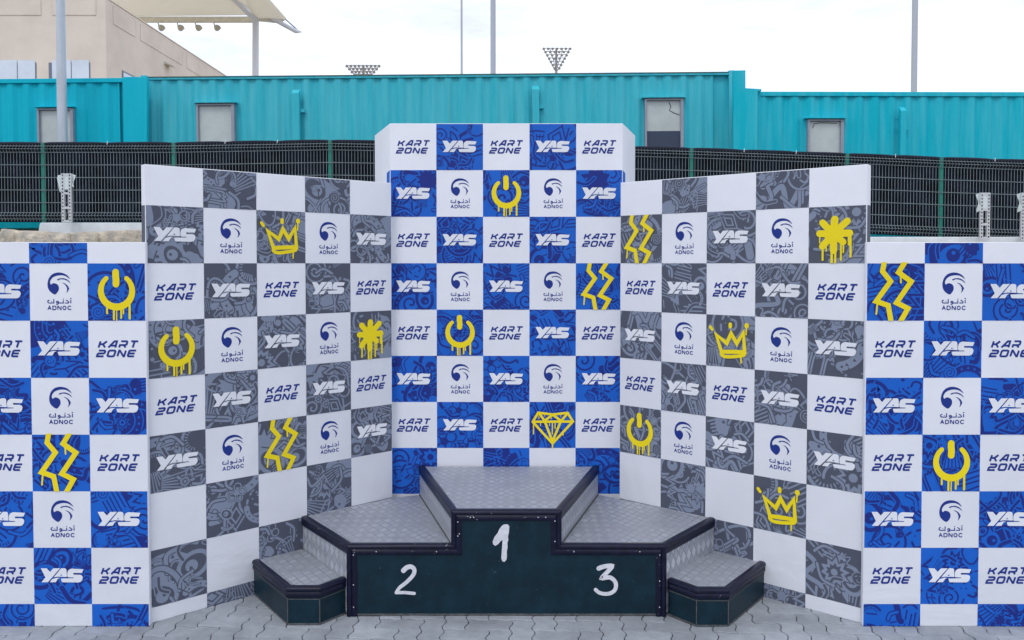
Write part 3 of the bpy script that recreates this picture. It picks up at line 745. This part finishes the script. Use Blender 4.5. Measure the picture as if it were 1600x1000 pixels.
rivets(tr[0],[(C1[0]+.03,yr,z) for z in (.33,.17,.05)]); rivets(tr[6],[(C2[0]-.03,yr,z) for z in (.33,.19,.05)])
rivets(tr[1],[(x,yr,H2-.03) for x in (-.69,-.37)]); rivets(tr[5],[(x,yr,H2-.03) for x in (.36,.71)])
rivets(tr[2],[(A1[0]+.028,yr,z) for z in (H1-.055,H1-.13)]+[(A1[0]+.036,yr,H1-.118)]); rivets(tr[4],[(A2[0]-.028,yr,z) for z in (H1-.05,H2+.025)])
rivets(tr[3],[(x,yr,H1-.03) for x in (-.19,-.172,.17,.21)])
for a,b,z in ((B1,A1,H1),(A2,B2,H1),(D1,C1,H2),(C2,D2,H2)):
    t=trim_level([a,b],z+.0007,pod)[0]
# sealant lines where risers meet treads
for a,b,z in ((B1,A1,H2),(A2,B2,H2)):
    a_,b_=Vector(a),Vector(b); d=(b_-a_).normalized(); nn=Vector((d.y,-d.x))
    mb=MB(); mb.prism([a_,b_,b_+nn*.006,a_+nn*.006],z,z+.005); mb.build('sealant_line',M['dirt'],pod)
# painted numerals
def numeral(name,polys,par,x,z):
    mb=MB()
    dz=0
    for p in polys:
        dz+=2e-5
        mb.poly([(q[0],-.0045-dz,q[1]) for q in p])
    o=mb.build(name,M['numeral'],par,fix=False); return o
def pp(px,py): p=at(px,py,YF-.003); return (p.x-XC,p.z)
one=[(540,162),(575,162),(588,180),(583,240),(576,268),(579,300),(571,320),(573,360),(566,400),(567,440),(562,470),(545,488),(527,482),(518,455),(521,410),(525,360),(529,300),(515,305),(490,335),(465,348),(447,335),(443,310),(460,270),(488,235),(500,205),(518,180)]
numeral('painted_numeral',[[pp(690+x/5.555,790+y/5.555) for x,y in one][::-1]],pod,0,0)
two=smooth([(122,165),(142,147),(168,141),(189,158),(183,192),(142,237),(98,272),(77,303)],5)
numeral('painted_numeral',strip([pp(600+x/4,850+y/4) for x,y in two],.0215,taper=lambda t:1.25-.45*t)+strip([pp(600+x/4,850+y/4) for x,y in [(77,303),(130,302),(189,308)]],.0175),pod,0,0)
three=[(1342,152),(1372,141),(1424,137),(1398,172),(1362,212),(1412,208),(1446,238),(1446,280),(1420,304),(1384,311),(1345,303),(1322,284)]
numeral('painted_numeral',strip([pp(600+x/4,850+y/4) for x,y in smooth(three,4)],.0225,taper=lambda t:1.1-.25*t),pod,0,0)
# low side steps
def sidestep(label,pts,mir):
    T=thing('podium_step',label,'step',(0,0,0),0,'low steps beside the podium')
    q=[Vector(p) for p in pts]
    o=slab(q,H3-.012,H3,'tread_plate',M['plate'],T); plate_uv(o,lambda c:(c.x,c.y))
    outer=pts[:4] if not mir else pts[:4]
    for i in range(3):
        sideplate(pts[i],pts[i+1],.008,H3-.012,'side_panel',T,m='teal_black')
        a,b=Vector(pts[i]),Vector(pts[i+1]); d=(b-a).normalized(); nn=Vector((d.y,-d.x))
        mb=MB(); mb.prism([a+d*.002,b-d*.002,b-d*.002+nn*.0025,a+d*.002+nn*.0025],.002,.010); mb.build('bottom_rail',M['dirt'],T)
        mb=MB(); mb.prism([a+d*.004,b-d*.004,b-d*.004+nn*.002,a+d*.004+nn*.002],H3-.058,H3-.0545); mb.build('seam_line',M['dirt'],T)
        # thin joint bead at the corner
        if i: 
            mb=MB(); mb.tube([(a.x,a.y,.01),(a.x,a.y,H3-.05)],.0025,6); mb.build('corner_bead',M['dirt'],T)
    tr=trim_level(pts[:4],H3,T)
    for i,t_ in enumerate(tr):
        a,b=Vector(pts[i]),Vector(pts[i+1]); d=(b-a).normalized(); nn=Vector((d.y,-d.x,0))
        if i==0 or (mir and i==2): 
            for k in (.08,.9): p=a.lerp(b,k); rivets(t_,[(p.x-nn.x*.012,p.y-nn.y*.012,H3+.0095)],r=.003,nrm=(0,0,1))
    return T
a=XC
sidestep('low angled step left of the podium in front of the grey board',[(a-1.462,4.655),(a-1.135,4.225),(a-.968,4.225),(a-.862,4.358),(a-.868,4.40),(a-1.215,4.815),(a-1.235,4.845)],False)
sidestep('low angled step right of the podium in front of the grey board',[(a+.866,4.342),(a+.985,4.205),(a+1.150,4.205),(a+1.470,4.610),(a+1.245,4.80),(a+1.222,4.78),(a+.872,4.40)],True)

# ------------------------------------------------------------------ fence on the terrace
FY=13.2
fence=thing('mesh_fence','green wire mesh fence lined with black shade cloth, on the terrace behind the boards','fence',(0,FY,0))
fp=[(-176,225),(68,226),(272,226),(516,222),(800,227),(1080,234.5),(1323,243),(1470,249),(1714,257)]
tops=[at(x,y,FY) for x,y in fp]
rnd=random.Random(3)
for i,p in enumerate(tops):
    mb=MB(); mb.box(p.x-.03,p.x+.03,-.035,.025,2.12,p.z+.02); mb.build('fence_post',M['post'],fence,bevel=.006)
for i in range(len(tops)-1):
    a,b=tops[i],tops[i+1]; Lp=b.x-a.x; n=int(round(Lp/.05)); mb=MB()
    fold=[(0,0),(-.055,.0),(-.095,-.045),(-.135,0),(-.5,0),(-.9,0),(-1.10,0),(-1.14,-.045),(-1.18,0),(-1.23,0)]
    fold=[(0,-.01),(-.05,.03),(-.10,-.012),(-1.10,-.012),(-1.15,.03),(-1.20,-.01),(-1.23,-.01)]
    fold=[(0,0),(-.03,0),(-.08,-.045),(-.13,0),(-1.09,0),(-1.14,-.045),(-1.19,0),(-1.23,0)]
    for k in range(1,n):
        t=k/n; x=a.x+t*Lp; z=a.z+t*(b.z-a.z)
        mb.tube([(x,fy-.05,z+fz) for fz,fy in fold],.0046,4,caps=False)
    for fz in (-.03,-.13,-.33,-.53,-.73,-.93,-1.09,-1.19):
        mb.tube([(a.x,-.056,a.z+fz),(b.x,-.056,b.z+fz)],.0068,4)
    for fz in (-.08,-1.14): mb.tube([(a.x,-.10,a.z+fz),(b.x,-.10,b.z+fz)],.0045,4)
    o=mb.build('wire_mesh',M['wire'],fence,fix=False); o['kind']='stuff'
    # cloth with soft waves
    mb=MB(); nx,nz_=30,8; vs=[];fs=[]
    for j in range(nz_+1):
        for k in range(nx+1):
            t=k/nx; s=j/nz_; x=a.x+t*Lp; z=a.z+t*(b.z-a.z)-s*1.24
            vs.append((x,.01+.022*noise.noise(Vector((x*1.6,s*2,i*3)))+.02,z))
    for j in range(nz_):
        for k in range(nx): q=j*(nx+1)+k; fs.append((q,q+1,q+nx+2,q+nx+1))
    mb.mesh(vs,fs); mb.build('shade_cloth',M['cloth'],fence,smooth=True,fix=False)
    # folded top hem, tied at intervals
    seg=max(1,int(round(Lp/.87))); 
    for s in range(seg):
        pts=[];rs=[]
        for k in range(9):
            t=(s+k/8)/seg; x=a.x+t*Lp; z=a.z+t*(b.z-a.z)
            e=math.sin(math.pi*k/8)**.25 if 0<k<8 else 0
            pts.append((x,-.01,z+.010+.003*e+.008*noise.noise(Vector((x*2,1,0))))); rs.append(.020+.010*e)
        mb=MB(); mb.tube(pts,rs,8); mb.build('cloth_hem',M['roll'],fence,smooth=True)
        if s: 
            mb=MB(); x,y,z=pts[0]; mb.tube([(x,-.06,z-.02),(x+.006,-.05,z+.04)],.006,5); mb.build('cable_tie',M['galv'],fence)

# ------------------------------------------------------------------ containers
def container(label,x0p,x1p,Yf,top_y0,top_y1,height,m,windows,brackets,rails=True,phase=0):
    a=at(x0p,top_y0,Yf); b=at(x1p,top_y1,Yf); z1=(a.z+b.z)/2; tilt=math.atan2(b.z-a.z,b.x-a.x)
    T=thing('shipping_container',label,'container',(a.x,Yf,a.z-height),0,'teal containers behind the fence'); T.rotation_euler=(0,-tilt,0)
    Lc=b.x-a.x; H=height
    mb=MB(); pitch=.278; prof=[]; x=.10
    while x<Lc-.10-pitch:
        prof+=[(x,.0),(x+.072,.0),(x+.140,.036),(x+.210,.036)]; x+=pitch
    prof.append((min(x,Lc-.1),0))
    n=len(prof); mb.mesh([(q,y+.02,.12) for q,y in prof]+[(q,y+.02,H-.075) for q,y in prof],[(i,i+1,n+i+1,n+i) for i in range(n-1)])
    mb.build('corrugated_wall',m,T,fix=False)
    mb=MB(); mb.box(0,Lc,.0,.08,H-.075,H-(.0 if rails else .035)); mb.build('top_rail',m,T,bevel=.006)
    mb=MB(); mb.box(0,Lc,.0,.08,0,.12); mb.build('bottom_rail',m,T,bevel=.006)
    if not rails:
        mb=MB(); mb.box(.1,Lc-.1,-.012,.05,H-.035,H-.022); mb.build('rusty_edge',M['rust'],T)
    for q in (0,Lc-.1):
        mb=MB(); mb.box(q,q+.1,-.004,.12,0,H+.004); mb.build('corner_post',m,T,bevel=.006)
    mb=MB(); mb.box(.004,Lc-.004,.085,2.43,.02,H-.01); mb.build('container_shell',m,T)
    Ti=Matrix.Rotation(tilt,4,'Y')
    def loc(px,py):
        p=at(px,py,Yf)-T.location; p.rotate(Matrix.Rotation(tilt,3,'Y')); return p
    for (wx0,wx1,wy,hoodx0,hoodx1,lower) in windows:
        p=loc(wx0,wy); q=loc(wx1,wy); w0,w1,wz=p.x,q.x,p.z; wh=.95
        Wn=MB(); f=.032
        Wn.box(w0,w0+f,-.055,.06,wz-wh,wz); Wn.box(w1-f*1.6,w1,-.055,.06,wz-wh,wz); Wn.box(w0+f,w1-f*1.6,-.055,.06,wz-f*.9,wz); Wn.box(w0+f,w1-f*1.6,-.055,.06,wz-wh,wz-wh+f)
        fr=Wn.build('window_frame',M['frame_grey'],T)
        Wn=MB(); Wn.box(w0+f-.002,w1-f*1.6+.002,.0,.03,wz-wh+f,wz-f*.9); Wn.build('window_pane',M['pane'],fr)
        if lower:
            Wn=MB(); zt=loc(wx0,lower).z; k=0; xx=w0+f
            while xx<w1-f*1.6-.02:
                Wn.box(xx,xx+.03,-.008,-.002,wz-wh+f,zt); xx+=.036
            Wn.box(w0+f,w1-f*1.6,-.002,-.0,wz-wh+f,zt-.002); Wn.build('slatted_reflection',M['dark_reflection'],fr)  # dark slats laid over the glass stand in for a corrugated reflection
        if lower or wx0>1200:
            Wn=MB(); xr=w1-f*1.6
            Wn.tube([(xr-.20,-.006,wz-.05),(xr-.16,-.006,wz-.13),(xr-.19,-.006,wz-.2),(xr-.1,-.006,wz-.25),(xr-.01,-.006,wz-.28)] if lower else [(w0+.1,-.006,wz-.14),(w0+.12,-.006,wz-.07),(w0+.22,-.006,wz-.055),(xr-.05,-.006,wz-.06)],.006,5)
            Wn.build('loose_cable',M['cable'],fr)
        h0,h1=loc(hoodx0,wy).x,loc(hoodx1,wy).x
        Wn=MB(); Wn.mesh([(h0,-.10,wz+.008),(h1,-.10,wz+.008),(h1,.05,wz+.02),(h0,.05,wz+.02),(h0,-.10,wz+.024),(h1,-.10,wz+.024),(h1,.05,wz+.036),(h0,.05,wz+.036)],[(0,3,2,1),(4,5,6,7),(0,1,5,4),(1,2,6,5),(2,3,7,6),(3,0,4,7)])
        Wn.build('window_hood',m,T)
    for bx0,bx1,by in brackets:
        p=loc(bx0,by); q=loc(bx1,by); mb=MB()
        w0,w1=p.x,q.x; zt=p.z; d=-.14
        mb.mesh([(w0,d,0.1),(w1,d,.1),(w1,d,zt-.08),(w0,d,zt-.08),(w0,-.05,.1),(w1,-.05,.1),(w1,-.05,zt),(w0,-.05,zt)],[(0,1,2,3),(5,4,7,6),(1,5,6,2),(4,0,3,7),(3,2,6,7),(0,4,5,1)])
        br=mb.build('wall_bracket',m,T,bevel=.004)
        mb=MB(); mb.box(w1+.001,w1+.075,-.07,.03,zt-.40,zt-.34); mb.box(w0+.02,w0+.06,-.05,.03,zt-.2,zt-.16); mb.build('bracket_tab',m,br)
    return T
container('teal shipping container on the left behind the grey pole',-420,202,14.40,127,121.5,2.60,M['teal'],[(60,116,170,56,118,None)],[])
container('longer weathered teal container in the middle with two windows and chalky streaks',222,1150,14.6,118,110,2.90,M['teal_mid'],[(308,367,163,304,370,None),(1007,1067,155,1003,1071,205)],[(458.5,470,141),(831,842,135)],rails=False)
container('lower teal container on the right with one small window',1180,2010,14.25,143,144.5,2.62,M['teal_right'],[(1261,1317,187,1257,1321,None)],[(1402,1411,168)])
def cover(label,pts,Y,m,depth=.08):
    mb=MB(); P=[at(x,y,Y) for x,y in pts]; base=P[0]
    zb=2.15; v=[(p.x-base.x,0,p.z-zb) for p in P]; n=len(v)
    mb.mesh(v+[(x,depth,z) for x,_,z in v],[tuple(range(n)),tuple(range(n,2*n))[::-1]]+[(i,(i+1)%n,n+(i+1)%n,n+i) for i in range(n)])
    o=mb.build('cover_plate',m,None,bevel=.006); o.location=(base.x,Y,zb)
    tag(o,label,'cover plate','flat teal plates over the gaps between containers'); return o
zb=at(0,0,14.3)
def ybase(Y): return 411-(2.2-EYE)*FPX/Y
cover('flat teal plate covering the gap between left and middle containers',[(193,ybase(14.3)),(193,120),(229.5,120),(229.5,ybase(14.3))],14.3,M['teal'])
cover('stepped flat teal plate covering the gap between middle and right containers',[(1146,ybase(14.15)),(1146,110),(1165,109.5),(1165,137.5),(1190,139),(1190,142),(1184,143),(1184,ybase(14.15))],14.15,M['teal_right'])

# ------------------------------------------------------------------ kerb, rocks, slotted uprights
def kerb(label,x0,x1,z0,z1,Y,ch=0.06):
    mb=MB(); mb.mesh([(x0,Y,z0),(x1,Y,z0),(x1,Y+.35,z0),(x0,Y+.35,z0),(x0+ch,Y+.03,z1),(x1,Y+.03,z1),(x1,Y+.32,z1),(x0+ch,Y+.32,z1)],[(0,3,2,1),(4,5,6,7),(0,1,5,4),(1,2,6,5),(2,3,7,6),(3,0,4,7)])
    o=mb.build('concrete_kerb',M['concrete'],None,bevel=.02,smooth=True); return tag(o,label,'kerb','pale concrete kerbs along the fence foot')
kx=at(54,350,12.6).x
kerb('pale concrete kerb at the left under the fence, behind a row of rocks',kx,-.6,2.13,2.505,12.6)
kerb('pale concrete kerb at the right under the fence, just above the outer board',.6,10.5,2.10,2.285,12.55)
rw=thing('stone_wall','row of rough pale limestone rocks on the terrace edge at the left','stone wall',(0,11.9,2.13),0)
rnd=random.Random(11); x=at(-60,370,11.9).x
while x< at(232,370,11.9).x:
    w=rnd.uniform(.25,.6); h=rnd.uniform(.15,.21); mb=MB()
    bm=bmesh.new(); bmesh.ops.create_cube(bm,size=1); bmesh.ops.subdivide_edges(bm,edges=bm.edges,cuts=5,use_grid_fill=True)
    for v in bm.verts:
        c=v.co.copy(); c=c*.78+c.normalized()*.14*1.6*.6
        nn=noise.noise(Vector((c.x*3+x*7,c.y*3,c.z*3)))*.16+noise.noise(Vector((c.x*8+x*7,c.y*8,c.z*8)))*.06
        c=c*(1+nn); v.co=Vector((c.x*w*1.08,c.y*.5,c.z*h*1.25))
    me=bpy.data.meshes.new('stone'); bm.to_mesh(me); bm.free(); me.materials.append(M['rock'])
    me.polygons.foreach_set('use_smooth',[True]*len(me.polygons))
    o=link(bpy.data.objects.new('stone',me),rw); o.location=(x+w/2,rnd.uniform(-.04,.05),h*.42); o.rotation_euler=(rnd.uniform(-.1,.1),rnd.uniform(-.12,.12),rnd.uniform(-.1,.1)); x+=w*.92
def upright(label,px,py0,py1,Y,flip):
    p=at(px,py1,Y); H=at(px,py0,Y).z-p.z
    T=thing('slotted_upright',label,'steel upright',tuple(p),0,'slotted steel uprights in front of the fence')
    w=.042
    for sx in (-.052,.052):
        mb=MB(); mb.box(sx-w/2,sx+w/2,0,.04,0,H); o=mb.build('slotted_channel',M['galv'],T)
        hb=MB(); k=.03
        while k<H-.02:
            hb.box(sx-.008,sx+.008,-.0025,.001,k-.012,k+.012); k+=.052
        h=hb.build('slot_row',M['hole'],o,fix=False); h['kind']='stuff'
    for z,hh in ((.0,.03),(.20,.035),(.42,.03),(H-.035,.035)):
        mb=MB(); mb.box(-.031,.031,.002,.035,z,z+hh); mb.build('cross_bar',M['galv'],T)
    mb=MB(); mb.box(-.031,.031,.006,.02,H-.24,H-.036); mb.build('end_plate',M['rag'],T)
    s=-1 if flip else 1
    vs=[];fs=[]
    for j in range(7):
        z=H+.005-j*.045; wd=[.15,.15,.145,.14,.13,.11,.09][j]
        for k in range(5):
            t=k/4; vs.append((-.068-(t*wd*.40)+.010*math.sin(j*1.3+k),.02+.03*math.sin(t*3+j*.7),z-.03*t))
    for j in range(6):
        for k in range(4): q=j*5+k; fs.append((q,q+1,q+6,q+5))
    mb=MB(); mb.mesh(vs,fs); mb.build('torn_sheet',M['rag'],T,smooth=True,fix=False)
    if not flip:
        mb=MB(); mb.mesh([(-x,y,z) for x,y,z in vs[:25]],[(a,b,c,d) for a,b,c,d in fs if max(a,b,c,d)<25]); mb.build('torn_sheet',M['rag'],T,smooth=True,fix=False)
    return T
upright('slotted steel upright with torn white sheet on the left kerb',104,271,347,12.45,False)
upright('slotted steel upright with torn sheet on the right kerb, the fuller one in view',1539,301,373,12.40,True)
upright('slotted steel upright cut by the right edge of the photo, in front of the fence',1603,301,375,12.40,True)

# ------------------------------------------------------------------ poles
def pole(label,px,w,Y,zt,m,name='metal_pole',taper=.75,ztop=None):
    p=at(px,200,Y); r0=w/2*Y/FPX
    T=thing(name,label,'pole',(p.x,Y,2.14))
    mb=MB(); mb.tube([(0,0,0),(0,0,zt*.5),(0,0,zt)],[r0,r0*(1+taper)/2,r0*taper],20); mb.build('pole_shaft',m,T,smooth=True)
    mb=MB(); mb.tube([(0,0,.002),(0,0,.02)],r0*2,12); mb.build('base_flange',m,T)
    mb=MB(); mb.tube([(0,0,zt),(0,0,zt+.03)],r0*taper*1.1,12); mb.build('pole_cap',m,T)
    return T
pole('thick galvanised grey pole in front of the left container',97.3,16.4,13.9,7.0,M['pole'],taper=.62)
pole('thin dark pole above the middle container, the left one of the close pair',721.5,4.2,34,16,M['pole_far'],taper=.6)
pole('thicker grey pole above the middle container, right one of the close pair',770.5,9.2,27,14,M['pole_far'],taper=.8)
pole('grey pole rising behind the right container',1427.3,9.6,27,14,M['pole_far'],taper=.85)

# ------------------------------------------------------------------ beige building
BY=35.0; bx=at(168,200,BY).x; bz=13.08
bld=thing('beige_building','large beige rendered building with flat parapet behind the left container','building',(bx,BY,2.14))
H=bz-2.14
mb=MB(); mb.box(-30,0,0,28,0,H); mb.build('wall',M['sand'],bld,bevel=.05)
def bp(px,py): p=at(px,py,BY); return p.x-bx,p.z-2.14
def rect_front(x0,x1,y0,y1): a=bp(x0,y0); b=bp(x1,y1); return a[0],b[0],b[1],a[1]
for x0,x1 in ((-60,57),(77,141)):
    a,b,c,d=rect_front(x0,x1,160,98)
    mb=MB(); mb.box(a,b,-.012,-.002,c,d); w=mb.build('window',M['dark_frame'],bld)
    mb=MB(); mids=[0.015,.5,.985] if x0<0 else [.07,.5,.985]
    if x0<0: mids=[.01,.42,.75,.99]
    if x0>0: mids=[.075,.55,.985]
    for k in range(len(mids)-1):
        q0=a+(b-a)*mids[k]+.02; q1=a+(b-a)*mids[k+1]-.02
        mb=MB(); mb.box(q0,q1,-.03,-.014,c+.1,d-.09); mb.build('window_pane',M['bwin'],w)
    mb=MB(); mb.box(a-.05,b+.05,-.16,-.001,d+.001,d+.07); mb.build('window_head',M['sand'],w)
# raised render fields along the parapet, front and side
for x0,x1,y0,y1 in ((-40,64,-8,24),(82,150,-8,24)):
    a,b,c,d=rect_front(x0,x1,y1,y0); d=min(d,H-.14)
    mb=MB(); mb.box(a,b,-.022,-.002,c,d); mb.build('render_field',M['sand'],bld,bevel=.02)
for y0,y1 in ((.6,2.7),(3.2,8.0),(8.6,13.5),(14.1,20)):
    mb=MB(); mb.box(.002,.022,y0,y1,H-.92,H-.14); mb.build('render_field',M['sand'],bld,bevel=.02)
mb=MB(); mb.box(-30.02,.02,-.02,28.02,H+.001,H+.06); mb.build('parapet_cap',M['sand'],bld,bevel=.02)
mb=MB(); mb.box(.002,.03,1.35,6.0,H-6.0,H-2.72); w=mb.build('window',M['dark_frame'],bld)
mb=MB(); mb.box(.03,.05,1.42,5.9,H-5.9,H-2.80); mb.build('window_pane',M['bwin'],w)
mb=MB(); mb.mesh([(.002,5.8,H-1.35),(.002,6.4,H-1.35),(.35,6.3,H-1.47),(.35,5.9,H-1.47),(.002,5.8,H-1.25),(.002,6.4,H-1.25),(.35,6.3,H-1.42),(.35,5.9,H-1.42)],[(0,3,2,1),(4,5,6,7),(0,1,5,4),(1,2,6,5),(2,3,7,6),(3,0,4,7)])
mb.build('wall_light',M['lamp'],bld)

# ------------------------------------------------------------------ tensile canopy
CY=62.0
can=thing('fabric_canopy','cream tensile canopy on a white mast behind the beige building','canopy',(at(400,110,CY).x,CY,2.14))
def cp(px,py,Y): p=at(px,py,Y); return Vector((p.x-can.location.x,Y-CY,p.z-2.14))
def sheet(name,quad,nu=10,nv=6,sag=.3,m='canopy',th=.06):
    a,b,c,d=[Vector(q) for q in quad]; vs=[];fs=[]
    for j in range(nv+1):
        for i in range(nu+1):
            u,v=i/nu,j/nv; p=(a*(1-u)+b*u)*(1-v)+(d*(1-u)+c*u)*v; p.z-=sag*math.sin(math.pi*u)*math.sin(math.pi*v); vs.append(p)
    for j in range(nv):
        for i in range(nu): q=j*(nu+1)+i; fs.append((q,q+1,q+nu+2,q+nu+1))
    n=len(vs); vs2=[p+Vector((0,0,th)) for p in vs]
    mb=MB(); mb.mesh(vs,[f[::-1] for f in fs]); mb.mesh(vs2,fs)
    return mb.build(name,M[m],can,smooth=True,fix=False)
sheet('canopy_fabric',[cp(120,26,CY),cp(402,24,CY),cp(352,-60,48),cp(100,-60,48)])
sheet('canopy_fabric',[cp(398,30,CY-.5),cp(448,30,CY+1),cp(386,-40,50),cp(352,-60,48)],sag=.1)
# edge beam
p,q=cp(120,29.5,CY-.1),cp(400,28,CY-.1); mb=MB()
mb.box(p.x,q.x,-.35,.0,p.z-.28,p.z+.12); mb.build('edge_beam',M['canopy_beam'],can,bevel=.03)
mb=MB(); mb.tube([cp(399,180,CY-.6)*1,cp(399.5,34,CY-.6)],.235,16); 
o=mb.build('mast',M['tube'],can,smooth=True)
mb=MB(); mb.tube([(cp(399,180,CY-.6).x,cp(399,180,CY-.6).y,0),cp(399,180,CY-.6)],.235,16); mb.build('mast_foot',M['tube'],can,smooth=True)
mb=MB(); mb.tube([cp(399.5,34.5,CY-.6),cp(399.5,31,CY-.6),cp(365,-3,CY-5),cp(330,-40,CY-9)],[.235,.235,.21,.2],16); mb.build('raking_strut',M['tube'],can,smooth=True)
mb=MB(); mb.tube([cp(398,16,CY-.6),cp(420,26,CY),cp(448,41,CY+1),cp(462,48.5,CY+1.5)],[.15,.16,.17,.17],12); mb.build('tip_arm',M['tube'],can,smooth=True)
mb=MB(); mb.tube([cp(462,48.5,CY+1.5),cp(472,50,CY+1.6)],[.19,.02],8); mb.build('tip_plate',M['tube'],can)
mb=MB(); mb.tube([cp(446,30,CY+1),cp(464,46,CY+1.5)],.05,6); mb.build('tension_rod',M['dark_frame'],can)
sheet('canopy_valance',[cp(404,33.5,CY-.4),cp(437,36.8,CY+.6),cp(447,31,CY+1),cp(404,20,CY-.4)],nu=6,nv=2,sag=0,m='canopy_beam')
for i,px in enumerate((247,277,305,334)):
    p=at(px,36,CY-.3)
    T=thing('floodlight',['beige floodlight under the canopy edge, leftmost of the four','beige floodlight under the canopy edge, second from the left','beige floodlight under the canopy edge, third from the left','beige floodlight under the canopy edge, rightmost of the four nearest the mast'][i],'floodlight',tuple(p),0,'floodlights hanging from the canopy beam')
    mb=MB(); mb.tube([(0,0,0),(.04,0,-.14),(.12,0,-.26)],.045,8); mb.build('lamp_arm',M['lamp'],T)
    mb=MB(); mb.tube([(.04,0,-.20),(.14,0,-.26),(.26,-.05,-.36),(.33,-.08,-.43)],[.08,.17,.24,.24],12); mb.build('lamp_head',M['lamp'],T,smooth=True)
    mb=MB(); mb.tube([(.33,-.08,-.36),(.60,-.1,-.44)],[.10,.02],8); mb.build('lamp_visor',M['lamp'],T)
# ------------------------------------------------------------------ stadium light masts far away
def stadium(label,pxl,pxr,pyt,rows,dy,Y,first):
    cx=(pxl+pxr)/2; p=at(cx,pyt,Y); T=thing('stadium_light_mast',label,'light mast',(p.x,Y,0),0,'distant stadium light masts')
    W=(pxr-pxl)/FPX*Y; D=dy/FPX*Y
    zt=p.z; H=D*(rows)
    mb=MB(); mb.tube([(0,.6,0),(0,.6,zt)],[.55,.2],10); mb.build('mast_shaft',M['pole_far'],T,smooth=True)
    fr=MB()
    for r in range(rows):
        w=W*(1-r/(rows+.3)); n=max(2,first-r); z=zt-r*D-.2*D
        fr.tube([(-w/2,.1,z+.12),(w/2,.1,z+.12)],.07,5)
        for k in range(n):
            x=-w/2+w*k/(n-1); mb=MB(); mb.tube([(x,.0,z+.1),(x+.08,-.35,z-.14)],[.12,.27],7); mb.build('lamp_head',M['far_lamp'],T)
    for s in (-1,1): fr.tube([(s*W/2,.1,zt),(s*.2,.1,zt-H)],.08,5); fr.tube([(s*W/4,.1,zt),(0,.1,zt-H)],.07,5)
    fr.build('lamp_frame',M['far_lamp'],T)
stadium('inverted triangle of stadium floodlights standing above the middle container',849,890,75,7,5.0,150,7)
stadium('wide stadium floodlight cluster half hidden behind the middle container, left of the poles',542,592,102,6,4.6,140,9)
